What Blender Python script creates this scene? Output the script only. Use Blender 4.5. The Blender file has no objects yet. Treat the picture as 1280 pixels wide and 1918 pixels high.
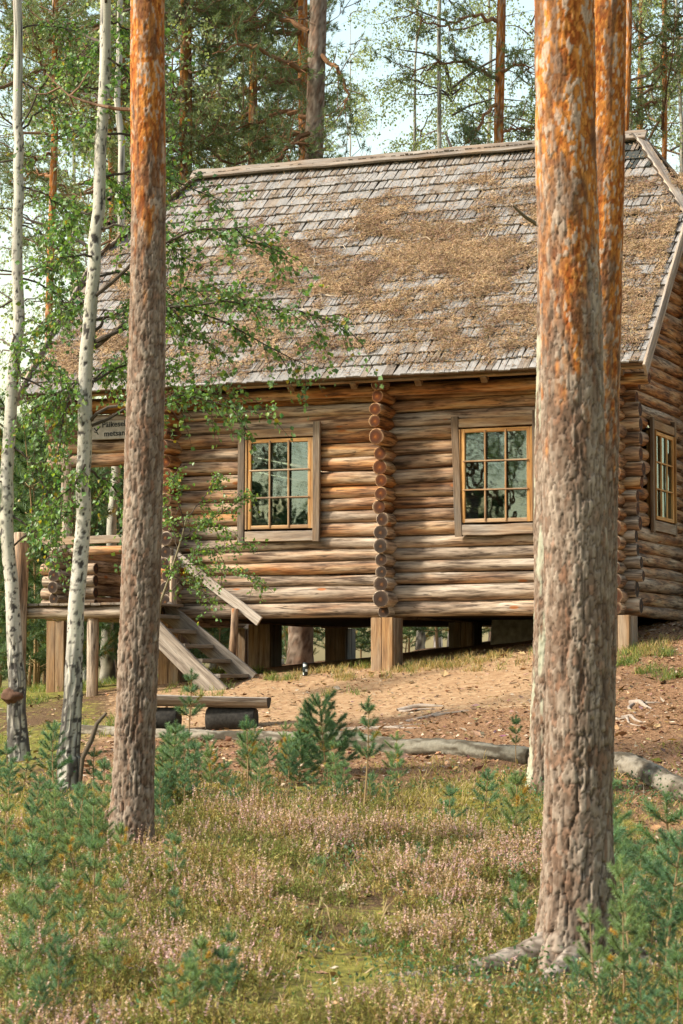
import bpy, math, random
import numpy as np
from mathutils import Vector, Matrix

R = math.radians
scene = bpy.context.scene
col = scene.collection

# ------------------------------------------------------------------ camera, sky, sun, exposure
FPX = 4500.0
PITCH = math.atan((1270 - 959) / FPX)
CAM = np.array([0.0, 0.0, 1.55])
cd = bpy.data.cameras.new('camera')
cam = bpy.data.objects.new('camera', cd)
col.objects.link(cam)
cam.location = CAM
cam.rotation_euler = (math.pi / 2 + PITCH, 0, 0)
cd.sensor_fit = 'VERTICAL'
cd.sensor_height = 36.0
cd.lens = FPX / 1918 * 36.0
cd.clip_end = 2000
cd.dof.use_dof = True
cd.dof.focus_distance = 29.0
cd.dof.aperture_fstop = 8.0
scene.camera = cam

SUN_EL = R(40)
SUN_H = np.array([-0.975, -0.22])            # horizontal direction towards the sun
SUN_H = SUN_H / np.linalg.norm(SUN_H)
world = bpy.data.worlds.new('World')
scene.world = world
world.use_nodes = True
wn = world.node_tree.nodes
wl = world.node_tree.links
sky = wn.new('ShaderNodeTexSky')
sky.sky_type = 'NISHITA'
sky.sun_disc = False
sky.sun_elevation = SUN_EL
sky.sun_rotation = math.atan2(SUN_H[0], SUN_H[1])
sky.air_density = 1.9
sky.dust_density = 2.2
sky.ozone_density = .9
bg = wn['Background']
bg.inputs['Strength'].default_value = 0.145
wl.new(sky.outputs['Color'], bg.inputs['Color'])

sd = bpy.data.lights.new('sun', 'SUN')
sd.energy = 3.5
sd.angle = R(6)
sd.color = (1.0, 0.93, 0.81)
sun = bpy.data.objects.new('sun', sd)
col.objects.link(sun)
sun.location = (-30, -10, 40)
sdir = Vector((SUN_H[0] * math.cos(SUN_EL), SUN_H[1] * math.cos(SUN_EL), math.sin(SUN_EL)))
sun.rotation_euler = sdir.to_track_quat('Z', 'Y').to_euler()

scene.view_settings.view_transform = 'Standard'
scene.view_settings.look = 'None'
scene.view_settings.gamma = 1.0
scene.view_settings.exposure = 1.05
scene.render.engine = 'CYCLES'
scene.cycles.use_denoising = True
scene.cycles.max_bounces = 5
scene.cycles.transparent_max_bounces = 6

# ------------------------------------------------------------------ numeric helpers
rng = np.random.default_rng(7)
_cp, _sp = math.cos(PITCH), math.sin(PITCH)


def ray(px, py):
    a, b = (px - 640) / FPX, (959 - py) / FPX
    return np.array([a, _cp - _sp * b, _sp + _cp * b])


def at(px, py, d):
    r = ray(px, py)
    return CAM + r * d / r[1]


def sstep(a, b, x):
    t = np.clip((np.asarray(x, float) - a) / (b - a), 0, 1)
    return t * t * (3 - 2 * t)


def hash3(i, j, k, s=0):
    h = (i * 374761393 + j * 668265263 + k * 2147483647 + s * 1274126177) & 0xffffffff
    h = ((h ^ (h >> 13)) * 1274126177) & 0xffffffff
    h = ((h ^ (h >> 16)) * 2246822519) & 0xffffffff
    h = h ^ (h >> 15)
    return (h & 0xffffff) / float(0xffffff)


def vnoise(x, y, z=0.0, s=0):
    x, y, z = np.broadcast_arrays(np.asarray(x, float), np.asarray(y, float), np.asarray(z, float))
    i, j, k = np.floor(x).astype(np.int64), np.floor(y).astype(np.int64), np.floor(z).astype(np.int64)
    fx, fy, fz = x - i, y - j, z - k
    fx, fy, fz = fx * fx * (3 - 2 * fx), fy * fy * (3 - 2 * fy), fz * fz * (3 - 2 * fz)
    o = 0
    for a in (0, 1):
        for b in (0, 1):
            for c in (0, 1):
                w = (fx if a else 1 - fx) * (fy if b else 1 - fy) * (fz if c else 1 - fz)
                o = o + w * hash3(i + a, j + b, k + c, s)
    return o


def fbm(x, y, z=0.0, s=0, n=3):
    o, a, t = 0, 1.0, 0
    for q in range(n):
        o = o + a * vnoise(np.asarray(x) * 2 ** q, np.asarray(y) * 2 ** q, np.asarray(z) * 2 ** q, s + q)
        t += a
        a *= 0.5
    return o / t


def worley(u, v, nu, s=0):
    """cells wrap round after nu; returns F1, F2, random id, offset from the cell's point"""
    iu, iv = np.floor(u).astype(np.int64), np.floor(v).astype(np.int64)
    f1 = np.full(u.shape, 9.0)
    f2 = np.full(u.shape, 9.0)
    idd = np.zeros(u.shape)
    du, dv = np.zeros(u.shape), np.zeros(u.shape)
    z = np.zeros_like(iu)
    for a in (-1, 0, 1):
        for b in (-1, 0, 1):
            cu, cv = iu + a, iv + b
            m = np.mod(cu, nu)
            px = cu + 0.1 + 0.8 * hash3(m, cv, z, s)
            py = cv + 0.1 + 0.8 * hash3(m, cv, z + 1, s)
            d = np.sqrt((u - px) ** 2 + (v - py) ** 2)
            h = hash3(m, cv, z + 2, s)
            c = d < f1
            f2 = np.where(c, f1, np.minimum(f2, d))
            idd = np.where(c, h, idd)
            du, dv = np.where(c, u - px, du), np.where(c, v - py, dv)
            f1 = np.where(c, d, f1)
    return f1, f2, idd, du, dv


_HY = [-300, 0, 11, 13, 17, 20, 24, 27, 29, 30.2, 33, 40, 80, 900]
_HZ = [0.0, 0, 0, .06, .3, .58, .88, 1.2, 1.5, 1.68, 1.83, 1.9, 2.0, 2.0]


def terrain(x, y):
    x, y = np.asarray(x, float), np.asarray(y, float)
    h = (np.interp(y - .6, _HY, _HZ) + np.interp(y, _HY, _HZ) * 2 + np.interp(y + .6, _HY, _HZ)) / 4
    dx = np.clip(x - 0.5, -9, 6)
    lat = np.where(dx < 0, .095 * dx, .14 * dx) * sstep(17, 28, y)
    lat = np.where(dx > 0, lat * (1 - .6 * sstep(34, 60, y)), lat)
    b = .10 * (fbm(x * .9, y * .9, 0, 3) - .5) + .05 * (fbm(x * 3.1, y * 3.1, 0, 9) - .5)
    b = b * (1 - .75 * sstep(23, 26, y) * (1 - sstep(36, 40, y)))
    hump = .10 * np.exp(-(((x + 1.0) / 1.2) ** 2 + ((y - 15.5) / 1.6) ** 2))
    return h + lat + b + hump


def ground_hit(px, py):
    r = ray(px, py)
    d = np.linspace(8, 45, 1500)
    P = CAM[None] + r[None] * (d / r[1])[:, None]
    g = terrain(P[:, 0], P[:, 1])
    k = np.where(P[:, 2] <= g)[0]
    k = k[0] if len(k) else len(d) - 1
    return np.array([P[k, 0], P[k, 1], float(g[k])])


def lerp3(a, b, t):
    t = np.asarray(t)[..., None]
    return np.asarray(a) * (1 - t) + np.asarray(b) * t


# ------------------------------------------------------------------ mesh helpers
class Geo:
    def __init__(self):
        self.V, self.F, self.C, self.M, self.n = [], [], [], [], 0

    def add(self, V, F, c=(1, 1, 1), mi=0):
        V = np.asarray(V, float).reshape(-1, 3)
        F = np.asarray(F, np.int64)
        c = np.asarray(c, float)
        if c.ndim == 1:
            c = np.repeat(c[None], len(V), 0)
        self.V.append(V)
        self.C.append(c)
        self.F.append(F + self.n)
        self.M.append(np.full(len(F), mi))
        self.n += len(V)

    def build(self, name, mats, parent=None, smooth=False):
        return obj(name, mesh(name, np.concatenate(self.V), self.F, mats, np.concatenate(self.C), smooth,
                              np.concatenate(self.M)), parent)

    def mesh(self, name, mats, smooth=False):
        return mesh(name, np.concatenate(self.V), self.F, mats, np.concatenate(self.C), smooth, np.concatenate(self.M))


def mesh(name, V, F, mats, C=None, smooth=False, mi=None):
    if not isinstance(F, list):
        F = [np.asarray(F)]
    me = bpy.data.meshes.new(name)
    sizes = np.concatenate([np.full(len(f), f.shape[1]) for f in F])
    loops = np.concatenate([f.ravel() for f in F])
    me.vertices.add(len(V))
    me.vertices.foreach_set('co', np.asarray(V, np.float32).ravel())
    me.loops.add(len(loops))
    me.loops.foreach_set('vertex_index', loops.astype(np.int32))
    me.polygons.add(len(sizes))
    st = np.zeros(len(sizes), np.int32)
    st[1:] = np.cumsum(sizes)[:-1]
    me.polygons.foreach_set('loop_start', st)
    if mi is not None:
        me.polygons.foreach_set('material_index', mi.astype(np.int32))
    me.polygons.foreach_set('use_smooth', np.full(len(sizes), smooth))
    if C is not None:
        a = me.attributes.new('col', 'FLOAT_COLOR', 'POINT')
        c4 = np.ones((len(V), 4), np.float32)
        c4[:, :3] = C
        a.data.foreach_set('color', c4.ravel())
    me.update(calc_edges=True)
    me.validate()
    for m in (mats if isinstance(mats, (list, tuple)) else [mats]):
        me.materials.append(m)
    return me


def obj(name, me, parent=None):
    o = bpy.data.objects.new(name, me)
    col.objects.link(o)
    if parent is not None:
        o.parent = parent
    return o


def empty(name, loc=(0, 0, 0), rz=0, parent=None):
    o = bpy.data.objects.new(name, None)
    col.objects.link(o)
    o.location = loc
    o.rotation_euler = (0, 0, rz)
    o.empty_display_size = .2
    if parent is not None:
        o.parent = parent
    return o


def tag(o, label=None, cat=None, group=None, kind=None):
    for k, v in (('label', label), ('category', cat), ('group', group), ('kind', kind)):
        if v:
            o[k] = v
    return o


def copy_tree(o, parent=None):
    c = o.copy()
    col.objects.link(c)
    c.parent = parent
    for ch in list(o.children):
        copy_tree(ch, c)
    return c


def norm(a):
    a = np.asarray(a, float)
    return a / np.maximum(np.linalg.norm(a, axis=-1, keepdims=True), 1e-9)


def tube(P, r, sides=8, cap=False):
    P = np.asarray(P, float)
    n = len(P)
    r = np.broadcast_to(np.asarray(r, float), (n,))
    T = norm(np.gradient(P, axis=0))
    ref = np.array([0, 0, 1.0]) if abs(T[0, 2]) < .85 else np.array([1.0, 0, 0])
    A = norm(np.cross(T, ref))
    B = np.cross(T, A)
    th = np.linspace(0, 2 * np.pi, sides, endpoint=False)
    V = P[:, None] + r[:, None, None] * (A[:, None] * np.cos(th)[None, :, None] + B[:, None] * np.sin(th)[None, :, None])
    V = V.reshape(-1, 3)
    i = np.arange(n - 1)[:, None] * sides
    j = np.arange(sides)[None]
    j2 = (j + 1) % sides
    F = np.stack([i + j, i + j2, i + sides + j2, i + sides + j], -1).reshape(-1, 4)
    return V, F


def needles(P, D, w, c):
    """one thin triangle each"""
    n = len(P)
    S = norm(np.cross(D, rng.normal(size=(n, 3)))) * np.broadcast_to(w, (n,))[:, None]
    V = np.stack([P - S, P + S, P + D], 1).reshape(-1, 3)
    F = np.arange(3 * n).reshape(-1, 3)
    return V, F, np.repeat(np.broadcast_to(c, (n, 3)), 3, 0)


def leaves(P, D, N, wd, c, fold=.25):
    """rhombic leaf folded along its midrib: two triangles"""
    n = len(P)
    L = np.linalg.norm(D, axis=1, keepdims=True)
    S = norm(np.cross(D, N)) * L * wd
    Nn = norm(np.cross(S, D)) * L * wd * fold
    M = P + D * .42
    V = np.stack([P, M + S + Nn, P + D, M - S + Nn], 1).reshape(-1, 3)
    b = np.arange(n)[:, None] * 4
    F = np.concatenate([b + [0, 1, 2], b + [0, 2, 3]], 0)
    return V, F, np.repeat(np.broadcast_to(c, (n, 3)), 4, 0)


# ------------------------------------------------------------------ materials
def nodes_of(name):
    m = bpy.data.materials.new(name)
    m.use_nodes = True
    nt = m.node_tree
    return m, nt, nt.nodes, nt.links, nt.nodes['Principled BSDF']


def N(nt, typ, **kw):
    n = nt.nodes.new(typ)
    for k, v in kw.items():
        if k in ('inp',):
            for a, b in v.items():
                n.inputs[a].default_value = b
        else:
            setattr(n, k, v)
    return n


def math_node(nt, op, a, b=None, c=None):
    n = nt.nodes.new('ShaderNodeMath')
    n.operation = op
    for i, v in enumerate((a, b, c)):
        if v is None:
            continue
        if isinstance(v, (int, float)):
            n.inputs[i].default_value = v
        else:
            nt.links.new(v, n.inputs[i])
    return n.outputs[0]


def mix_rgb(nt, fac, a, b, blend='MIX'):
    n = nt.nodes.new('ShaderNodeMix')
    n.data_type = 'RGBA'
    n.blend_type = blend
    for i, v in ((0, fac), (6, a), (7, b)):
        if isinstance(v, (int, float)):
            n.inputs[i].default_value = v
        elif isinstance(v, tuple):
            n.inputs[i].default_value = (*v, 1) if len(v) == 3 else v
        else:
            nt.links.new(v, n.inputs[i])
    return n.outputs[2]


def ramp(nt, fac, stops):
    n = nt.nodes.new('ShaderNodeValToRGB')
    e = n.color_ramp.elements
    while len(e) < len(stops):
        e.new(.5)
    for q, (p, c) in zip(e, stops):
        q.position = p
        q.color = (*c, 1)
    nt.links.new(fac, n.inputs[0])
    return n.outputs[0]


def noise(nt, vec, scale, detail=4, rough=.55, dist=0):
    n = nt.nodes.new('ShaderNodeTexNoise')
    n.inputs['Scale'].default_value = scale
    n.inputs['Detail'].default_value = detail
    n.inputs['Roughness'].default_value = rough
    n.inputs['Distortion'].default_value = dist
    if vec is not None:
        nt.links.new(vec, n.inputs['Vector'])
    return n.outputs['Fac']


def mapping(nt, vec, scale=(1, 1, 1), loc=(0, 0, 0)):
    n = nt.nodes.new('ShaderNodeMapping')
    n.inputs['Scale'].default_value = scale
    n.inputs['Location'].default_value = loc
    nt.links.new(vec, n.inputs['Vector'])
    return n.outputs[0]


def bump(nt, h, strength, dist, bsdf):
    n = nt.nodes.new('ShaderNodeBump')
    n.inputs['Strength'].default_value = strength
    n.inputs['Distance'].default_value = dist
    nt.links.new(h, n.inputs['Height'])
    nt.links.new(n.outputs[0], bsdf.inputs['Normal'])


def mat_vcol(name, scale=(30, 30, 30), amt=.5, bs=.3, bd=.004, rough=.9, spec=.2):
    """base colour carried by the mesh, broken up by fine noise"""
    m, nt, ns, lk, b = nodes_of(name)
    at_ = N(nt, 'ShaderNodeAttribute', attribute_name='col')
    tc = N(nt, 'ShaderNodeTexCoord')
    v = mapping(nt, tc.outputs['Object'], scale)
    f = noise(nt, v, 1.0, 5, .65)
    g = math_node(nt, 'MULTIPLY_ADD', f, amt * 2, 1 - amt)
    c = nt.nodes.new('ShaderNodeVectorMath')
    c.operation = 'SCALE'
    lk.new(at_.outputs['Color'], c.inputs[0])
    lk.new(g, c.inputs['Scale'])
    lk.new(c.outputs[0], b.inputs['Base Color'])
    b.inputs['Roughness'].default_value = rough
    b.inputs['Specular IOR Level'].default_value = spec
    if bs:
        bump(nt, f, bs, bd, b)
    return m


def mat_leaf(name, trans=.35, rough=.5, spec=.35):
    m, nt, ns, lk, b = nodes_of(name)
    at_ = N(nt, 'ShaderNodeAttribute', attribute_name='col')
    lk.new(at_.outputs['Color'], b.inputs['Base Color'])
    b.inputs['Roughness'].default_value = rough
    b.inputs['Specular IOR Level'].default_value = spec
    t = N(nt, 'ShaderNodeBsdfTranslucent')
    tc = mix_rgb(nt, 1.0, at_.outputs['Color'], (1.25, 1.25, .6), 'MULTIPLY')
    lk.new(tc, t.inputs['Color'])
    mx = N(nt, 'ShaderNodeMixShader')
    mx.inputs[0].default_value = trans
    lk.new(b.outputs[0], mx.inputs[1])
    lk.new(t.outputs[0], mx.inputs[2])
    lk.new(mx.outputs[0], nt.nodes['Material Output'].inputs['Surface'])
    return m


def mat_log():
    m, nt, ns, lk, b = nodes_of('weathered_log')
    tc = N(nt, 'ShaderNodeTexCoord')
    oi = N(nt, 'ShaderNodeObjectInfo')
    off = N(nt, 'ShaderNodeVectorMath', operation='ADD')
    lk.new(tc.outputs['Object'], off.inputs[0])
    cmb = N(nt, 'ShaderNodeCombineXYZ')
    r = math_node(nt, 'MULTIPLY', oi.outputs['Random'], 97.0)
    lk.new(r, cmb.inputs[0])
    lk.new(math_node(nt, 'MULTIPLY', oi.outputs['Random'], 31.0), cmb.inputs[1])
    lk.new(cmb.outputs[0], off.inputs[1])
    v = off.outputs[0]
    sep = N(nt, 'ShaderNodeSeparateColor')
    lk.new(oi.outputs['Color'], sep.inputs[0])
    wth = sep.outputs[0]
    big = noise(nt, mapping(nt, v, (.9, 7, 7)), 1.0, 4, .6, .4)
    mid = noise(nt, mapping(nt, v, (2.2, 26, 26)), 1.0, 4, .65, .3)
    fine = noise(nt, mapping(nt, v, (6, 130, 130)), 1.0, 3, .6)
    fresh = ramp(nt, big, [(.32, (.10, .045, .02)), (.42, (.30, .125, .038)), (.50, (.42, .205, .07)), (.60, (.47, .30, .145)), (.72, (.54, .42, .28))])
    grey = ramp(nt, big, [(.31, (.11, .085, .065)), (.42, (.26, .205, .155)), (.54, (.39, .325, .255)), (.70, (.52, .46, .39))])
    fw = math_node(nt, 'MULTIPLY_ADD', math_node(nt, 'SUBTRACT', noise(nt, mapping(nt, v, (.7, 5, 5), (9, 4, 2)), 1.0, 3), .5), 2.6, wth)
    fwc = N(nt, 'ShaderNodeClamp')
    lk.new(fw, fwc.inputs[0])
    c = mix_rgb(nt, fwc.outputs[0], fresh, grey)
    dark = ramp(nt, mid, [(.36, (.15, .12, .105)), (.50, (.85, .84, .83)), (.60, (1.12, 1.12, 1.12))])
    c = mix_rgb(nt, .9, c, dark, 'MULTIPLY')
    gr = ramp(nt, fine, [(.3, (.68, .66, .64)), (.62, (1.08, 1.06, 1.04))])
    c = mix_rgb(nt, 1.0, c, gr, 'MULTIPLY')
    ck = noise(nt, mapping(nt, v, (.55, 16, 16), (3, 1, 7)), 1.0, 2, .5, .15)
    ckl = ramp(nt, math_node(nt, 'ABSOLUTE', math_node(nt, 'SUBTRACT', ck, .5)), [(.0, (1, 1, 1)), (.006, (1, 1, 1)), (.012, (0, 0, 0))])
    cks = math_node(nt, 'MULTIPLY', ckl, math_node(nt, 'GREATER_THAN', noise(nt, mapping(nt, v, (1.3, 3, 3), (5, 5, 5)), 1.0, 1), .52))
    c = mix_rgb(nt, math_node(nt, 'MULTIPLY', cks, .8), c, (.035, .024, .017))
    c = mix_rgb(nt, 1.0, c, (1.08, 1.05, 1.02), 'MULTIPLY')
    vo = N(nt, 'ShaderNodeTexVoronoi')
    vo.inputs['Scale'].default_value = 1.0
    lk.new(mapping(nt, v, (1.6, 4.2, 4.2)), vo.inputs['Vector'])
    kn = ramp(nt, vo.outputs['Distance'], [(.0, (1, 1, 1)), (.075, (1, 1, 1)), (.12, (0, 0, 0))])
    c = mix_rgb(nt, math_node(nt, 'MULTIPLY', kn, .85), c, (.32, .105, .025))
    lk.new(c, b.inputs['Base Color'])
    b.inputs['Roughness'].default_value = .78
    b.inputs['Specular IOR Level'].default_value = .25
    h = math_node(nt, 'ADD', math_node(nt, 'MULTIPLY', mid, .7), math_node(nt, 'MULTIPLY', fine, .4))
    bump(nt, h, .7, .014, b)
    return m


def mat_log_end():
    m, nt, ns, lk, b = nodes_of('log_end_grain')
    tc = N(nt, 'ShaderNodeTexCoord')
    oi = N(nt, 'ShaderNodeObjectInfo')
    sep = N(nt, 'ShaderNodeSeparateColor')
    lk.new(oi.outputs['Color'], sep.inputs[0])
    sx = N(nt, 'ShaderNodeSeparateXYZ')
    lk.new(tc.outputs['Object'], sx.inputs[0])
    d = math_node(nt, 'SQRT', math_node(nt, 'ADD', math_node(nt, 'POWER', sx.outputs[1], 2.0), math_node(nt, 'POWER', sx.outputs[2], 2.0)))
    rel = math_node(nt, 'DIVIDE', d, sep.outputs[2])
    nz = noise(nt, tc.outputs['Object'], 30, 4, .6)
    rel2 = math_node(nt, 'ADD', rel, math_node(nt, 'MULTIPLY', math_node(nt, 'SUBTRACT', nz, .5), .35))
    fresh = ramp(nt, rel2, [(.02, (.42, .15, .025)), (.25, (.22, .07, .018)), (.6, (.12, .042, .016)), (.86, (.19, .085, .035)), (.97, (.38, .25, .14))])
    grey = ramp(nt, rel2, [(.04, (.22, .11, .045)), (.3, (.05, .038, .03)), (.8, (.075, .062, .052)), (.97, (.20, .165, .13))])
    c = mix_rgb(nt, sep.outputs[0], fresh, grey)
    c = mix_rgb(nt, 1.0, c, (.68, .60, .54), 'MULTIPLY')
    rings = math_node(nt, 'SINE', math_node(nt, 'MULTIPLY', math_node(nt, 'ADD', d, math_node(nt, 'MULTIPLY', nz, .012)), 720.0))
    rg = math_node(nt, 'MULTIPLY_ADD', rings, .12, .9)
    vm = N(nt, 'ShaderNodeVectorMath', operation='SCALE')
    lk.new(c, vm.inputs[0])
    lk.new(rg, vm.inputs['Scale'])
    ang = math_node(nt, 'ARCTAN2', sx.outputs[1], sx.outputs[2])
    a2 = math_node(nt, 'ABSOLUTE', math_node(nt, 'SUBTRACT', ang, math_node(nt, 'MULTIPLY_ADD', oi.outputs['Random'], 2.6, 1.8)))
    crk = math_node(nt, 'LESS_THAN', math_node(nt, 'ADD', a2, math_node(nt, 'MULTIPLY', nz, .03)), .075)
    c3 = mix_rgb(nt, math_node(nt, 'MULTIPLY', crk, .92), vm.outputs[0], (.025, .017, .012))
    lk.new(c3, b.inputs['Base Color'])
    b.inputs['Roughness'].default_value = .85
    b.inputs['Specular IOR Level'].default_value = .15
    bump(nt, math_node(nt, 'ADD', rings, math_node(nt, 'MULTIPLY', nz, 4)), .25, .004, b)
    return m


def mat_board():
    """weathered sawn timber; object colour r = grey weathering, g = warm tint"""
    m, nt, ns, lk, b = nodes_of('weathered_board')
    tc = N(nt, 'ShaderNodeTexCoord')
    oi = N(nt, 'ShaderNodeObjectInfo')
    sep = N(nt, 'ShaderNodeSeparateColor')
    lk.new(oi.outputs['Color'], sep.inputs[0])
    off = N(nt, 'ShaderNodeVectorMath', operation='ADD')
    lk.new(tc.outputs['Object'], off.inputs[0])
    cmb = N(nt, 'ShaderNodeCombineXYZ')
    lk.new(math_node(nt, 'MULTIPLY', oi.outputs['Random'], 53.0), cmb.inputs[0])
    lk.new(math_node(nt, 'MULTIPLY', oi.outputs['Random'], 17.0), cmb.inputs[1])
    lk.new(cmb.outputs[0], off.inputs[1])
    v = off.outputs[0]
    big = noise(nt, mapping(nt, v, (1.4, 14, 14)), 1.0, 4, .6, .5)
    fine = noise(nt, mapping(nt, v, (5, 110, 110)), 1.0, 4, .65)
    warm = ramp(nt, big, [(.3, (.30, .135, .04)), (.5, (.50, .265, .085)), (.7, (.60, .38, .16))])
    grey = ramp(nt, big, [(.3, (.155, .125, .10)), (.5, (.29, .245, .20)), (.7, (.42, .375, .32))])
    fw = math_node(nt, 'MULTIPLY_ADD', math_node(nt, 'SUBTRACT', noise(nt, mapping(nt, v, (1.5, 6, 6), (4, 8, 2)), 1.0, 3), .5), 1.2, sep.outputs[0])
    cl = N(nt, 'ShaderNodeClamp')
    lk.new(fw, cl.inputs[0])
    c = mix_rgb(nt, cl.outputs[0], warm, grey)
    gr = ramp(nt, fine, [(.28, (.50, .48, .46)), (.6, (1.08, 1.06, 1.04))])
    c = mix_rgb(nt, 1.0, c, gr, 'MULTIPLY')
    vm = N(nt, 'ShaderNodeVectorMath', operation='SCALE')
    lk.new(c, vm.inputs[0])
    lk.new(sep.outputs[1], vm.inputs['Scale'])
    lk.new(vm.outputs[0], b.inputs['Base Color'])
    b.inputs['Roughness'].default_value = .8
    b.inputs['Specular IOR Level'].default_value = .2
    bump(nt, math_node(nt, 'ADD', fine, math_node(nt, 'MULTIPLY', big, .8)), .45, .006, b)
    return m


def mat_ground():
    m, nt, ns, lk, b = nodes_of('forest_floor')
    at_ = N(nt, 'ShaderNodeAttribute', attribute_name='col')   # r sand, g needle duff, b moss
    sep = N(nt, 'ShaderNodeSeparateColor')
    lk.new(at_.outputs['Color'], sep.inputs[0])
    tc = N(nt, 'ShaderNodeTexCoord')
    v = tc.outputs['Object']
    n1 = noise(nt, v, 1.7, 5, .6)
    n2 = noise(nt, v, 11, 5, .65)
    n3 = noise(nt, v, 70, 4, .7)
    sand = ramp(nt, n2, [(.3, (.26, .15, .08)), (.5, (.37, .235, .13)), (.7, (.47, .33, .20))])
    duff = ramp(nt, n3, [(.32, (.085, .045, .026)), (.5, (.24, .132, .07)), (.66, (.38, .235, .13)), (.8, (.46, .33, .20))])
    moss = ramp(nt, n2, [(.3, (.08, .065, .025)), (.5, (.17, .16, .035)), (.7, (.30, .26, .06))])
    soil = ramp(nt, n3, [(.35, (.05, .03, .018)), (.55, (.14, .085, .045)), (.75, (.26, .17, .09))])

    def blend(x, lo=.35, hi=.65):
        w = math_node(nt, 'ADD', x, math_node(nt, 'MULTIPLY', math_node(nt, 'SUBTRACT', n2, .5), .9))
        w = math_node(nt, 'ADD', w, math_node(nt, 'MULTIPLY', math_node(nt, 'SUBTRACT', n1, .5), .5))
        mr = N(nt, 'ShaderNodeMapRange', interpolation_type='SMOOTHSTEP')
        mr.inputs[1].default_value = lo
        mr.inputs[2].default_value = hi
        lk.new(w, mr.inputs[0])
        return mr.outputs[0]
    c = mix_rgb(nt, blend(sep.outputs[2]), soil, moss)
    c = mix_rgb(nt, blend(sep.outputs[1]), c, duff)
    c = mix_rgb(nt, blend(sep.outputs[0]), c, sand)
    g = ramp(nt, n3, [(.3, (.75, .74, .72)), (.65, (1.1, 1.08, 1.05))])
    c = mix_rgb(nt, 1.0, c, g, 'MULTIPLY')
    lk.new(c, b.inputs['Base Color'])
    b.inputs['Roughness'].default_value = .95
    b.inputs['Specular IOR Level'].default_value = .1
    bump(nt, math_node(nt, 'ADD', math_node(nt, 'MULTIPLY', n2, 1.6), n3), .6, .02, b)
    return m


def mat_plain(name, c, rough=.8, spec=.3, ns=12, amt=.3, metallic=0):
    m, nt, n_, lk, b = nodes_of(name)
    tc = N(nt, 'ShaderNodeTexCoord')
    f = noise(nt, tc.outputs['Object'], ns, 5, .6)
    a = tuple(x * (1 - amt) for x in c)
    d = tuple(min(1, x * (1 + amt)) for x in c)
    lk.new(ramp(nt, f, [(.3, a), (.7, d)]), b.inputs['Base Color'])
    b.inputs['Roughness'].default_value = rough
    b.inputs['Specular IOR Level'].default_value = spec
    b.inputs['Metallic'].default_value = metallic
    bump(nt, f, .3, .005, b)
    return m


def mat_glass():
    m, nt, ns, lk, b = nodes_of('window_glass')
    gl = N(nt, 'ShaderNodeBsdfGlossy')
    gl.inputs['Roughness'].default_value = .015
    gl.inputs['Color'].default_value = (.72, .90, 1.0, 1)
    tr = N(nt, 'ShaderNodeBsdfTransparent')
    tr.inputs['Color'].default_value = (.75, .8, .8, 1)
    fr = N(nt, 'ShaderNodeFresnel')
    fr.inputs['IOR'].default_value = 2.0
    tc = N(nt, 'ShaderNodeTexCoord')
    f = noise(nt, tc.outputs['Object'], 3.2, 2, .5)
    bn = N(nt, 'ShaderNodeBump')
    bn.inputs['Strength'].default_value = .09
    bn.inputs['Distance'].default_value = .02
    lk.new(f, bn.inputs['Height'])
    lk.new(bn.outputs[0], gl.inputs['Normal'])
    mx = N(nt, 'ShaderNodeMixShader')
    lk.new(fr.outputs[0], mx.inputs[0])
    lk.new(tr.outputs[0], mx.inputs[1])
    lk.new(gl.outputs[0], mx.inputs[2])
    lk.new(mx.outputs[0], nt.nodes['Material Output'].inputs['Surface'])
    return m


M_LOG, M_END, M_BOARD = mat_log(), mat_log_end(), mat_board()
M_GROUND, M_GLASS = mat_ground(), mat_glass()
M_BARK = mat_vcol('pine_bark', (55, 55, 18), .45, .5, .006, .9, .15)
M_BIRCH = mat_vcol('birch_bark', (26, 26, 120), .28, .25, .004, .7, .25)
M_BARKFAR = mat_vcol('far_bark', (22, 22, 7), .55, .6, .02, .9, .15)
M_NEEDLE = mat_leaf('pine_needles', .36, .5, .3)
M_LEAF = mat_leaf('birch_leaves', .45, .42, .45)
M_TWIG = mat_vcol('twig_bark', (40, 40, 40), .4, 0, 0, .85, .15)
M_SHINGLE = mat_vcol('weathered_shingle', (70, 7, 30), .5, .5, .006, .85, .2)
M_LITTER = mat_vcol('dry_needles', (60, 60, 60), .5, .5, .01, .95, .08)
M_HEATHER = mat_leaf('heather', .25, .7, .15)
M_GRASS = mat_leaf('grass_blades', .35, .55, .25)
M_CONC = mat_plain('old_concrete', (.30, .28, .25), .9, .2, 9, .45)
M_BLACK = mat_plain('near_black_wood', (.03, .027, .023), .85, .2, 30, .5)  # near-black wood for the bench stumps and seat ends
M_PAINT = mat_plain('black_lettering', (.02, .02, .018), .7, .2, 40, .3)
M_SIGN = mat_plain('grey_sign_board', (.30, .27, .22), .8, .2, 14, .3)
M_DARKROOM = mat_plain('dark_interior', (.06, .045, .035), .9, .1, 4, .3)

# ------------------------------------------------------------------ ground


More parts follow.
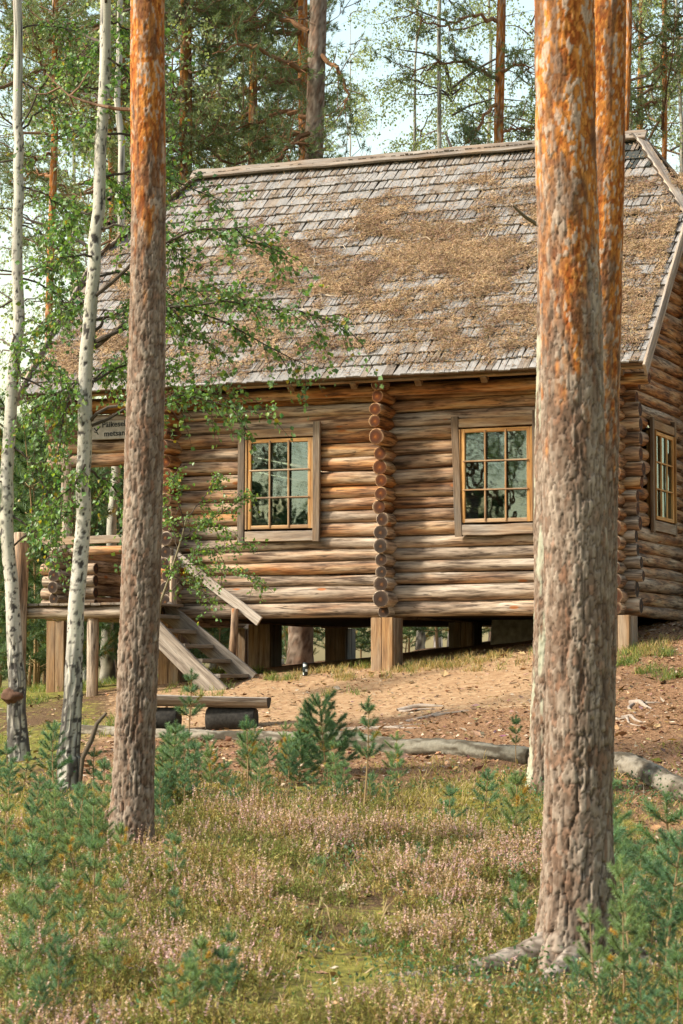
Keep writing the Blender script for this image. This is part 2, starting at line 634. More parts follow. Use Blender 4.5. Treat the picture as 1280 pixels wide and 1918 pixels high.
def build_ground():
    xs = np.unique(np.concatenate([np.linspace(-6.5, 6.5, 171), -6.5 - np.geomspace(.1, 400, 60), 6.5 + np.geomspace(.1, 400, 60)]))
    ys = np.unique(np.concatenate([np.linspace(9, 34, 300), 9 - np.geomspace(.15, 250, 40), 34 + np.geomspace(.1, 600, 70)]))
    X, Y = np.meshgrid(xs, ys)
    Z = terrain(X, Y)
    V = np.stack([X, Y, Z], -1).reshape(-1, 3)
    nx, ny = len(xs), len(ys)
    i = np.arange(ny - 1)[:, None] * nx + np.arange(nx - 1)[None]
    F = np.stack([i, i + 1, i + 1 + nx, i + nx], -1).reshape(-1, 4)
    s, d, mo = zones(X, Y)
    C = np.stack([s, d, mo], -1).reshape(-1, 3)
    o = obj('ground', mesh('ground', V, F, M_GROUND, C, True))
    tag(o, kind='structure')
    return o


def zones(x, y):
    """worn sand, needle duff and moss shares of the forest floor"""
    wob = 1.2 * (fbm(x * .5, y * .5, 0, 21) - .5)
    yy = y + wob
    # trodden path in front of the cabin
    sand = sstep(25.2, 26.8, yy + .10 * x) * (1 - sstep(30.6, 31.4, yy + .05 * x)) * (1 - sstep(1.6, 3.4, x + wob)) * sstep(-3.6, -2.2, x + wob)
    duff = sstep(20.5, 22.6, yy + .55 * np.maximum(x - .5, 0)) * sstep(-3.6, -1.8, x)
    duff = np.maximum(duff, sstep(2.0, 2.6, x + wob * .4) * sstep(15.5, 18, y))
    moss = .55 + .9 * (fbm(x * .8, y * .8, 0, 33) - .5)
    moss = moss * (1 - .6 * duff)
    return sand, duff, np.clip(moss, 0, 1)


build_ground()

# ------------------------------------------------------------------ timber pieces
prnd = random.Random(11)


def axes_matrix(p0, X, up):
    X = Vector(X).normalized()
    Z = Vector(up)
    Y = Z.cross(X).normalized()
    Z = X.cross(Y).normalized()
    m = Matrix((X, Y, Z)).transposed().to_4x4()
    m.translation = Vector(p0)
    return m


def log(parent, p0, p1, r, w=.5, name='log', r1=None, sides=18, mats=None, seed=None, wob=1.0, bright=1.0):
    """a round timber with softly uneven girth and chamfered sawn ends; local X runs along it"""
    p0, p1 = np.asarray(p0, float), np.asarray(p1, float)
    L = float(np.linalg.norm(p1 - p0))
    s = prnd.randrange(10 ** 6) if seed is None else seed
    r1 = r if r1 is None else r1
    n = max(4, int(L / .16) + 2)
    x = np.linspace(0, L, n)
    x = np.concatenate([[0, .012], x[1:-1], [L - .012, L]])
    th = np.linspace(0, 2 * np.pi, sides, endpoint=False)
    XX, TT = np.meshgrid(x, th, indexing='ij')
    rr = r + (r1 - r) * XX / L
    nz = fbm(XX * 1.6, np.cos(TT) * 1.1 + 5, np.sin(TT) * 1.1, s % 997) - .5
    rr = rr * (1 + .15 * wob * nz)
    rr[0] *= .9
    rr[-1] *= .9
    cy = .014 * wob * (vnoise(XX * .9, s % 31, 0, 5) - .5) * 2
    cz = .010 * wob * (vnoise(XX * .9, s % 37, 4, 6) - .5) * 2
    V = np.stack([XX, rr * np.cos(TT) + cy, rr * np.sin(TT) + cz], -1).reshape(-1, 3)
    nn = len(x)
    i = np.arange(nn - 1)[:, None] * sides
    j = np.arange(sides)[None]
    j2 = (j + 1) % sides
    F = np.stack([i + j, i + sides + j, i + sides + j2, i + j2], -1).reshape(-1, 4)
    k = len(V)
    V = np.concatenate([V, [[0.0, cy[0, 0], cz[0, 0]], [L, cy[-1, 0], cz[-1, 0]]]])
    jj = np.arange(sides)
    jn = (jj + 1) % sides
    c0 = np.stack([np.full(sides, k), jj, jn], -1)
    b = (nn - 1) * sides
    c1 = np.stack([np.full(sides, k + 1), b + jn, b + jj], -1)
    mi = np.concatenate([np.zeros(len(F)), np.ones(2 * sides)])
    me = mesh(name, V, [F, c0, c1], mats or [M_LOG, M_END], None, True, mi)
    sm = np.concatenate([np.ones(len(F), bool), np.zeros(2 * sides, bool)])
    me.polygons.foreach_set('use_smooth', sm)
    o = obj(name, me, parent)
    d = p1 - p0
    up = (0, 0, 1) if abs(d[2]) < .8 * L else (0, 1, 0)
    o.matrix_local = axes_matrix(p0, d, up)
    o.color = (w, bright, max(r, r1), 1)
    return o


def board(parent, name, p0, p1, width, thick, up=(0, 0, 1), grey=.7, bright=1.0, wob=.004, mat=None, taper=0, bow=0, seg=None):
    """a sawn board with eased edges; local X along it, Z = up = its thickness"""
    p0, p1 = np.asarray(p0, float), np.asarray(p1, float)
    L = float(np.linalg.norm(p1 - p0))
    n = seg or max(2, int(L / .14) + 1)
    s = prnd.randrange(10 ** 6) % 991
    e = min(.006, thick * .3)
    a, b = width / 2, thick / 2
    prof = np.array([[-a, -b + e], [-a + e, -b], [a - e, -b], [a, -b + e], [a, b - e], [a - e, b], [-a + e, b], [-a, b - e]])
    x = np.linspace(0, L, n)
    V = []
    for q, xx in enumerate(x):
        k = 1 - taper * xx / L
        dy = wob * 2 * (vnoise(xx * 2.3, s, 1) - .5) + bow * math.sin(math.pi * xx / L)
        dz = wob * (vnoise(xx * 2.3, s, 7) - .5)
        ww = 1 + (wob * 6) * (vnoise(xx * 3, s, 3) - .5)
        V.append(np.stack([np.full(8, xx), prof[:, 0] * k * ww + dy, prof[:, 1] + dz], -1))
    V = np.concatenate(V)
    i = np.arange(n - 1)[:, None] * 8
    j = np.arange(8)[None]
    j2 = (j + 1) % 8
    F = np.stack([i + j, i + 8 + j, i + 8 + j2, i + j2], -1).reshape(-1, 4)
    c0 = np.arange(8)[None, ::1]
    c1 = (np.arange(8) + (n - 1) * 8)[None, ::-1]
    o = obj(name, mesh(name, V, [F, c0, c1], mat or M_BOARD), parent)
    o.matrix_local = axes_matrix(p0, p1 - p0, up)
    o.color = (grey, bright, .1, 1)
    return o


# ------------------------------------------------------------------ the log cabin
TH = R(22.3)
CO = at(733, 1157, 30.3)
cabin = empty('log_cabin', CO, -TH)
tag(cabin, 'weathered log cabin on wooden posts with a needle-strewn shingle roof', 'cabin')
Uax = np.array([math.cos(TH), -math.sin(TH), 0])
Vax = np.array([math.sin(TH), math.cos(TH), 0])


def HW(u, v, w=0.0):
    return CO + Uax * u + Vax * v + np.array([0, 0, w])


def gz(u, v):
    """ground height in cabin coordinates"""
    P = HW(u, v)
    return float(terrain(P[0], P[1])) - CO[2]


DEP = 5.6
ybound = [1155, 1126, 1095, 1073, 1049, 1026, 1002, 976, 951, 928, 904, 876, 850, 823, 796, 769, 746, 726]
zb = [(1157 - y) / 150.0 for y in ybound]
W1 = (-2.02, -.96, 1.06, 2.36)
W2 = (.90, 1.97, 1.06, 2.36)


def segs(u0, u1, zc, rad, holes):
    out = [(u0, u1)]
    for (a, b, z0, z1) in holes:
        if zc + rad * .35 > z0 and zc - rad * .35 < z1:
            nx = []
            for (p, q) in out:
                if a > p and b < q:
                    nx += [(p, a), (b, q)]
                else:
                    nx.append((p, q))
            out = nx
    return out


front = empty('wall', (0, 0, 0), 0, cabin)
nC = len(zb) - 1
for k in range(nC):
    z0, z1 = zb[k], zb[k + 1]
    zc, rad = (z0 + z1) / 2, (z1 - z0) / 2 * 1.03
    left = -3.30 + prnd.uniform(-.05, .05) if zc < 2.02 else -4.92 + prnd.uniform(-.08, .10)
    right = 3.24 + prnd.uniform(-.05, .05) - (.05 if 4 < k < 8 else 0)
    w = float(np.interp(k, [0, 5, 9, 13, 16], [.92, .85, .45, .42, .35])) + prnd.uniform(-.2, .2)
    for (a, b) in segs(left, right, zc, rad, (W1, W2)):
        # joints hide behind the middle stack
        parts = [(a, b)]
        if a < -.2 and b > .2:
            parts = [(a, 0), (0, b)]
        for (p, q) in parts:
            dz = prnd.uniform(-.006, .006)
            log(front, (p, prnd.uniform(-.008, .008), zc + dz), (q, prnd.uniform(-.008, .008), zc - dz), rad,
                w + prnd.uniform(-.22, .22), r1=rad * prnd.uniform(.95, 1.03))

# eave purlin, wall plate
log(front, (-4.95, -.20, 2.86), (3.42, -.20, 2.86), .078, .15)

# cross walls whose ends stack up on the front: middle, porch side, gable
yend = [720, 744, 769, 792, 821, 850, 876, 901, 925, 951, 974, 999, 1025, 1049, 1072, 1096, 1124, 1146]
rend = [12.5, 12, 12.5, 12, 15.5, 13, 15, 12.5, 13, 13.5, 13, 14.5, 14, 12.5, 12, 15, 17, 12]
for (uu, vmax, ext) in ((0.0, DEP + .25, .36), (-3.0, DEP + .25, .34), (3.0, DEP + .3, .30)):
    wall = empty('wall', (0, 0, 0), 0, cabin)
    for q, (y, rr) in enumerate(zip(yend, rend)):
        zc = (1157 - y) / 150.0
        rad = rr / 150.0 * (1.0 if uu == 0 else prnd.uniform(.92, 1.04) * .95 + .05)
        if uu != 0:
            zc += prnd.uniform(-.006, .006)
            rad = min(rad, .095)
        e = ext + prnd.uniform(-.035, .035) + (.15 if q < 5 else 0) - (.1 if q == 17 else 0)
        if uu == 3.0:
            e = ext + (.05 if q < 5 else 0)
        wth = float(np.interp(q, [0, 6, 9, 11, 17], [.10, .15, .40, .95, 1.0])) + prnd.uniform(-.12, .12)
        if uu == 3.0:
            holes = ((1.02, 2.18, 1.15, 2.42),)
            for (a, b) in segs(-e, vmax, zc, rad, holes):
                log(wall, (uu, a, zc), (uu, b, zc), rad, .35 + prnd.uniform(-.2, .2) + (.2 if q > 10 else 0), r1=rad * .97)
        else:
            log(wall, (uu + prnd.uniform(-.012, .012), -e, zc), (uu, vmax, zc), rad, wth, r1=rad * .97)

# gable triangle of the east end and its centre stack
TAN = (6.45 - 2.97) / (2.8 + .6)


def roof_z(v):
    vv = v if v < DEP / 2 else DEP - v
    return 2.97 + (vv + .6) * TAN


wall = empty('wall', (0, 0, 0), 0, cabin)
zc = 2.96
while zc < 5.0:
    rad = prnd.uniform(.078, .09)
    vl = (zc + .16 - 2.97) / TAN - .6 + .10
    log(wall, (3.0, vl, zc), (3.0, DEP - vl, zc), rad, .3 + prnd.uniform(-.15, .2))
    log(wall, (-3.0, vl, zc), (-3.0, DEP - vl, zc), rad, .3, sides=10)
    zc += rad * 1.9
for q, (y, rr) in enumerate(zip(ybound[:-1], rend)):
    zc = (zb[q] + zb[q + 1]) / 2
    log(wall, (3.34 + prnd.uniform(-.04, .04), 2.85, zc), (2.6, 2.85, zc), .085, .4 + prnd.uniform(-.2, .3))
for zc in np.arange(2.95, 4.6, .168):
    log(wall, (3.34 + prnd.uniform(-.04, .04), 2.85, zc), (2.6, 2.85, zc), .085, .3)

# back wall closes the room
wall = empty('wall', (0, 0, 0), 0, cabin)
for k in range(nC):
    zc, rad = (zb[k] + zb[k + 1]) / 2, (zb[k + 1] - zb[k]) / 2 * 1.09
    log(wall, (-3.3, DEP, zc), (3.3, DEP, zc), rad, .6, sides=10)
# floor of the rooms, seen dark from below
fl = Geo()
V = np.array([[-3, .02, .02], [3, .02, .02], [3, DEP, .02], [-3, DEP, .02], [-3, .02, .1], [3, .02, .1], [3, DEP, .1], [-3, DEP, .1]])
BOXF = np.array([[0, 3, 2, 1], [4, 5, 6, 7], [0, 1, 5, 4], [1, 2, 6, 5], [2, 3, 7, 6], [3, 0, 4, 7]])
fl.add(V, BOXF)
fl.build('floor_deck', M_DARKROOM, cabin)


def window(u0, u1, z0, z1, tilt=(0, 0), fr_grey=.05, gable=False, board_grey=.8, fr_bright=1.0, vb=-.115):
    """casing boards, sash frame, glazing bars and panes"""
    win = empty('window', (0, 0, 0), 0, cabin)

    def P(a, z, d):
        return (a, vb - d, z) if not gable else (3.0 + .105 + d * .5, a, z)
    nrm = (0, -1, 0) if not gable else (1, 0, 0)
    bw = .095 if not gable else .08
    # casing boards
    board(win, 'casing_board', P(u0 - bw / 2 - tilt[0], z0 - .17, .02), P(u0 - bw / 2, z1 + .16, .02), bw, .045, nrm, board_grey, .48)
    board(win, 'casing_board', P(u1 + bw / 2 + tilt[1], z0 - .17, .02), P(u1 + bw / 2, z1 + .20, .02), bw, .045, nrm, board_grey, .55)
    board(win, 'lintel_board', P(u0 + .002, z1 + .075, .012), P(u1 - .002, z1 + .075, .012), .11, .04, nrm, board_grey - .3, .78)
    board(win, 'sill_board', P(u0 + .002, z0 - .09, .014), P(u1 - .002, z0 - .09, .014), .13, .045, nrm, board_grey + .1, .95, wob=.008)
    # jamb lining
    for (a, b, c, d) in ((u0, z0, u0, z1), (u1, z0, u1, z1)):
        s = 1 if a == u0 else -1
        board(win, 'jamb', P(a + s * .016, b, -.03), P(c + s * .016, d, -.03), .03, .13, nrm, fr_grey + .1, .8, wob=.001)
    # sash frame
    f = .048
    i0, i1 = u0 + .034, u1 - .034
    board(win, 'frame', P(i0 + f / 2, z0, .0), P(i0 + f / 2, z1, .0), f, .045, nrm, fr_grey, fr_bright, wob=.001)
    board(win, 'frame', P(i1 - f / 2, z0, .0), P(i1 - f / 2, z1, .0), f, .045, nrm, fr_grey, fr_bright, wob=.001)
    board(win, 'frame', P(i0 + f, z1 - f / 2, .0), P(i1 - f, z1 - f / 2, .0), f, .045, nrm, fr_grey, fr_bright, wob=.001)
    board(win, 'frame', P(i0 + f, z0 + f / 2, .0), P(i1 - f, z0 + f / 2, .0), f, .045, nrm, fr_grey + .4, fr_bright, wob=.001)
    # glazing bars
    gu = [i0 + f + (i1 - i0 - 2 * f) * t for t in (1 / 3, 2 / 3)]
    gzz = [z0 + f + (z1 - z0 - 2 * f) * t for t in (1 / 3, 2 / 3)]
    for a in gu:
        board(win, 'mullion', P(a, z0 + .02, .024), P(a, z1 - .02, .024), .024, .024, nrm, fr_grey + .35, fr_bright * .9, wob=.001)
    for z in gzz:
        board(win, 'glazing_bar', P(i0 + .03, z, .032), P(i1 - .03, z, .032), .02, .016, nrm, fr_grey + .45, fr_bright * .9, wob=.001)
    # panes
    us = [i0 + f] + gu + [i1 - f]
    zs = [z0 + f] + gzz + [z1 - f]
    for a in range(3):
        for b in range(3):
            g = Geo()
            d = -.004 + prnd.uniform(-.003, .003)
            tu, tv = prnd.uniform(-.006, .006), prnd.uniform(-.005, .005)     # old panes sit a little askew in their putty
            Q = []
            for dd in (0, -.004):
                Q += [P(us[a], zs[b], d + dd), P(us[a + 1], zs[b], d + tu + dd), P(us[a + 1], zs[b + 1], d + tu + tv + dd), P(us[a], zs[b + 1], d + tv + dd)]
            g.add(np.array(Q), BOXF[:, ::-1])
            g.build('pane', M_GLASS, win)
    return win


window(-1.965, -1.005, 1.15, 2.31, (.015, -.01), fr_grey=.12)
window(.955, 1.925, 1.165, 2.335, (-.05, 0), fr_grey=.0, board_grey=.75)
window(1.10, 2.12, 1.24, 2.36, gable=True, fr_grey=-.6, board_grey=.6, fr_bright=1.35)

# foundation posts: boxes of two planks a side
for (pu, pv, hw) in ((0, -.17, .145), (3.03, -.14, .145), (-3.0, -.1, .145), (-3.0, 2.8, .17), (-3.0, 5.6, .17), (0, 2.8, .17), (3.0, 2.8, .15),
                     (-4.62, 5.55, .12), (-4.66, -.12, .135), (3.0, 5.6, .15), (-4.62, 2.8, .13)):
    g0 = gz(pu, pv) - .25
    post = empty('foundation_post', (0, 0, 0), 0, cabin)
    gy, br = (.5, .85 if pu > -4 else .62) if pv < .5 or pu < -4 else (.75, .8)
    top = -.004 if pv > 0 or pu in (-3.0,) else -.004
    for s in (-1, 1):
        board(post, 'plank', (pu + s * hw / 2, pv - hw, g0), (pu + s * hw / 2, pv - hw, top), hw - .004, .035, (0, -1, 0), gy + prnd.uniform(-.1, .15), br, wob=.002)
        board(post, 'plank', (pu + s * (hw - .018), pv - hw + .02, g0), (pu + s * (hw - .018), pv - hw + .02, top - .003), .035, .035, (0, -1, 0), gy, br * .9, wob=.001)
        for t in (-1, 1):
            board(post, 'plank', (pu + s * hw, pv + t * hw / 2 + .02, g0), (pu + s * hw, pv + t * hw / 2 + .02, top - .006), hw - .004, .03, (s, 0, 0), gy + .25, br * .9, wob=.002)
# old concrete chimney footing under the rooms
g = Geo()
x0, x1, y0, y1 = .55, 1.75, 2.2, 3.4
zz = gz(1.1, 2.2) - .4
V = np.array([[x0, y0, zz], [x1, y0, zz], [x1, y1, zz], [x0, y1, zz], [x0 + .03, y0 + .03, .016], [x1, y0 + .02, .016], [x1, y1, .016], [x0, y1, .016]])
g.add(V, BOXF)
g.build('chimney_footing', M_CONC, cabin)

# ------------------------------------------------------------------ roof
SL = math.hypot(6.45 - 2.97, 3.4)
SA = math.atan2(6.45 - 2.97, 3.4)
UL, UR = -5.02, 3.48
SB = (5.12 - 2.97) / math.sin(SA)
INS = .98


def u_left(s):
    return UL + np.maximum(0, s - SB) * INS / (SL - SB)


def u_right(s):
    return UR - np.maximum(0, s - SB) * INS / (SL - SB)


def shingle_verts(w, L, th, curl):
    """wedge: lower edge thick, y up-slope, slightly cupped; local x across, z out of the roof"""
    a = w / 2
    V = np.array([[-a, 0, 0], [a, 0, 0], [a, L, -.006], [-a, L, -.006], [-a, 0, th], [a, 0, th * .9], [a, L, .002], [-a, L, .002],
                  [0, 0, th + curl], [0, L, .002 + curl * .3]])
    F4 = np.array([[0, 1, 2, 3], [4, 8, 9, 7], [8, 5, 6, 9], [1, 5, 6, 2], [0, 3, 7, 4]])
    F4[0] = F4[0][::-1]
    F4[3] = F4[3][::-1]
    F3 = np.array([[0, 1, 8], [0, 8, 4], [1, 5, 8]])
    return V, F4, F3


srng = np.random.default_rng(5)


def tone(u, s):
    """silver-grey weathered spruce with brown and dark ones among it"""
    r = srng.random()
    k = .82 + .36 * float(fbm(u * .8, s * 1.5, 0, 19))
    if r < .74:
        c = np.array([.25, .232, .212]) * srng.uniform(.86, 1.12) * k
    elif r < .93:
        c = np.array([.22, .178, .138]) * srng.uniform(.8, 1.1) * k
    else:
        c = np.array([.19, .155, .125]) * srng.uniform(.8, 1.1)
    if u > 2.05 and s > 4.0 and srng.random() < .85:   # wet, algae-black corner below the ridge end
        c = np.array([.055, .06, .055]) * srng.uniform(.6, 1.3)
    return c


def slope_rows(ul, ur, smax, seed):
    out = []
    s, row = 0.0, 0
    while s < smax - .08:
        ex = .215 if row % 2 else .225
        u = float(ul(np.array(s + .1))) + srng.uniform(0, .05)
        ue = float(ur(np.array(s + .1)))
        base = srng.uniform(-.006, .006)
        while u < ue - .04:
            w = srng.uniform(.06, .115) if row % 2 == 0 else srng.uniform(.042, .085)
            w = min(w, ue - u)
            out.append([u + w / 2, s + base + .03 * (vnoise(u * .6, row, 0, 2) - .5) + srng.normal(0, .007), w - srng.uniform(.003, .010 if row % 2 == 0 else .024), row])
            u += w
        s += ex
        row += 1
    return out


roof = empty('roof_slope', (0, -.6, 2.97), 0, cabin)
roof.rotation_euler = (SA, 0, 0)
rows = slope_rows(u_left, u_right, SL, 5)
RV = np.array([0, math.cos(SA), math.sin(SA)])
RN = np.array([0, -math.sin(SA), math.cos(SA)])


def roof_world(u, s, n=0.0):
    p = np.array([0, -.6, 2.97]) + RV * s + RN * n
    return HW(u, p[1], p[2])


def to_px(P):
    q = np.asarray(P) - CAM
    z = q[1] * _cp + q[2] * _sp
    return 640 + FPX * q[0] / z, 959 - FPX * (-q[1] * _sp + q[2] * _cp) / z


cand = []
for n_, (u, s, w, row) in enumerate(rows):
    px, py = to_px(roof_world(u, s + .1))
    hidden = 1000 < px < 1172 or px > 1280 or px < 650
    size = w / np.linalg.norm(roof_world(u, s) - CAM)
    cand.append((0 if hidden else 1, size * (1.25 if px > 1172 else 1), n_))
cand.sort(reverse=True)
single = {c[2] for c in cand[:300]}
variants = {}
Gs = Geo()
for n_, (u, s, w, row) in enumerate(rows):
    th = srng.uniform(.014, .024)
    curl = srng.normal(0, .003)
    tilt = srng.normal(-.06, .04)
    L = .36
    lift = .022 + srng.uniform(0, .006)
    ang = -.075
    c = tone(u, s)
    if n_ in single:
        key = (round(w / .012), srng.integers(0, 3), int(c[0] * 16), int(c[2] * 14))
        if key not in variants:
            V, F4, F3 = shingle_verts(round(w / .012) * .012 - .002, L, th, curl)
            variants[key] = mesh('shingle', V, [F4, F3], M_SHINGLE, np.repeat(c[None], len(V), 0))
        o = obj('shingle', variants[key], roof)
        o.location = (u, s, lift)
        o.rotation_euler = (ang, 0, tilt)
    else:
        V, F4, F3 = shingle_verts(w, L, th, curl)
        ct, st = math.cos(tilt), math.sin(tilt)
        y, z = V[:, 1] * math.cos(ang) - V[:, 2] * math.sin(ang), V[:, 1] * math.sin(ang) + V[:, 2] * math.cos(ang)
        x = V[:, 0] * ct - y * st
        y = V[:, 0] * st + y * ct
        V = np.stack([x + u, y + s, z + lift], -1)
        k = Gs.n
        Gs.add(V, F4, c)
        Gs.F.append(F3 + k)
        Gs.M.append(np.zeros(len(F3)))
tag(Gs.build('shingle_field', M_SHINGLE, roof), kind='stuff')
# boarding under the shingles
g = Geo()
pts = [(UL + .02, .05), (UR - .02, .05), (UR - .02, SB), (UR - INS - .02, SL - .01), (UL + INS + .02, SL - .01), (UL + .02, SB)]
V = np.array([[a, b, -.012] for a, b in pts] + [[a, b, -.05] for a, b in pts])
for q in range(1):
    g.add(V, np.array([[0, 1, 2, 5], [2, 3, 4, 5], [11, 8, 7, 6], [11, 10, 9, 8], [0, 6, 7, 1], [1, 7, 8, 2], [2, 8, 9, 3], [3, 9, 10, 4], [4, 10, 11, 5], [5, 11, 6, 0]]), (.16, .10, .06))
g.build('roof_boarding', M_SHINGLE, roof)
# eave batten and rafter tails
board(roof, 'eave_board', (UL + .03, .09, -.075), (UR - .05, .09, -.075), .14, .03, (0, 0, 1), .3, .6)
for uu in np.arange(-4.6, 3.4, .86):
    board(roof, 'rafter', (uu, -.0, -.115), (uu, 1.2, -.115), .08, .09, (0, 0, 1), .3, .45)

# far slope and the two hip ends, same shingles
back = empty('roof_slope', (0, DEP + .6, 2.97), math.pi, cabin)
back.rotation_euler = (SA, 0, math.pi)
Gb = Geo()
for (u, s, w, row) in slope_rows(lambda s: -u_right(s), lambda s: -u_left(s), SL, 6):
    V, F4, F3 = shingle_verts(w, .36, .02, 0)
    y, z = V[:, 1] * math.cos(-.075) - V[:, 2] * math.sin(-.075), V[:, 1] * math.sin(-.075) + V[:, 2] * math.cos(-.075)
    k = Gb.n
    Gb.add(np.stack([V[:, 0] + u, y + s, z + .022], -1), F4, tone(0, 0))
    Gb.F.append(F3 + k)
    Gb.M.append(np.zeros(len(F3)))
tag(Gb.build('shingle_field', M_SHINGLE, back), kind='stuff')
g = Geo()
V2 = V = np.array([[-a, b, -.012] for a, b in pts])
g.add(V, np.array([[0, 5, 2, 1], [5, 4, 3, 2]]), (.16, .10, .06))
g.build('roof_boarding', M_SHINGLE, back)

vB = -.6 + SB * math.cos(SA)
zB = 2.97 + SB * math.sin(SA)
zR, vR = 6.45, DEP / 2
for s in (1, -1):
    ue = UR if s > 0 else UL
    ur = ue - s * INS
    hip = empty('hip_slope', (0, 0, 0), 0, cabin)
    A, B, Cc = np.array([ue, vB, zB]), np.array([ue, DEP - vB, zB]), np.array([ur, vR, zR])
    n = norm(np.cross(B - A, Cc - A)) * s
    Lh = np.linalg.norm((A + B) / 2 - Cc)
    nrow = 9
    for q in range(nrow):
        t0, t1 = q / nrow, min(1, (q + 1.5) / nrow)
        a0, b0 = A + (Cc - A) * t0, B + (Cc - B) * t0
        nb = max(1, int(np.linalg.norm(b0 - a0) / .16))
        upv = norm(Cc - (A + B) / 2)
        for k in range(nb):
            p = a0 + (b0 - a0) * (k + .5) / nb + n * .03
            wd = np.linalg.norm(b0 - a0) / nb - .012
            board(hip, 'shingle', p, p + upv * .3 - n * .025, wd, .02, tuple(n), .8, prnd.uniform(.25, .55) if s > 0 else .6, seg=2)
    g = Geo()
    g.add(np.array([A, B, Cc, A - n * .05, B - n * .05, Cc - n * .05]), np.array([[0, 1, 2], [5, 4, 3]]), (.12, .09, .06))
    g.build('roof_boarding', M_SHINGLE, hip)
    for (e0, e1) in ((A, Cc), (B, Cc)):
        d = e1 - e0
        upn = norm(n + np.array([0, -.72 if e0 is A else .72, .70]))
        board(hip, 'hip_board', e0 + upn * .06 - d * .03, e1 + upn * .075 + d * .02, .15, .035, tuple(upn), .95, 1.15, wob=.006)
    # barge boards down the rakes
    for sgn in (0, 1):
        v0, v1 = (-.68, vB) if sgn == 0 else (DEP + .68, DEP - vB)
        z0 = 2.97 - .08 * TAN
        board(cabin, 'barge_board', (ue + s * .02, v0, z0 + .0), (ue + s * .02, v1, zB + .0), .17, .035, (s, 0, 0), .95, 1.2, wob=.005)
# ridge boards
rb = board(cabin, 'ridge_board', (UL + INS - .1, vR - .06, zR + .07), (UR - INS + .12, vR - .06, zR + .07), .17, .04, (0, -.7, .7), .95, .8, wob=.012)
board(cabin, 'ridge_board', (UL + INS - .06, vR + .07, zR + .085), (UR - INS + .08, vR + .07, zR + .085), .17, .04, (0, .7, .7), .9, .9, wob=.012)

# needle litter lying on the shingles


def litter_density(u, s):
    n = .5 + .75 * (fbm(u * 1.05 + 3, s * 2.1, 0, 51, 4) - .5)
    d = np.interp(s, [0, .2, .5, 1.2, 2.6, 3.3, 3.9, 4.8], [-.13, -.06, .07, .11, .11, .05, -.05, -.17])
    d = d + np.interp(u, [-5, -3.4, -2.2, -1.0, .3, 2.3, 3.5], [-.02, -.02, .0, .03, .04, .04, .03])
    return n + d


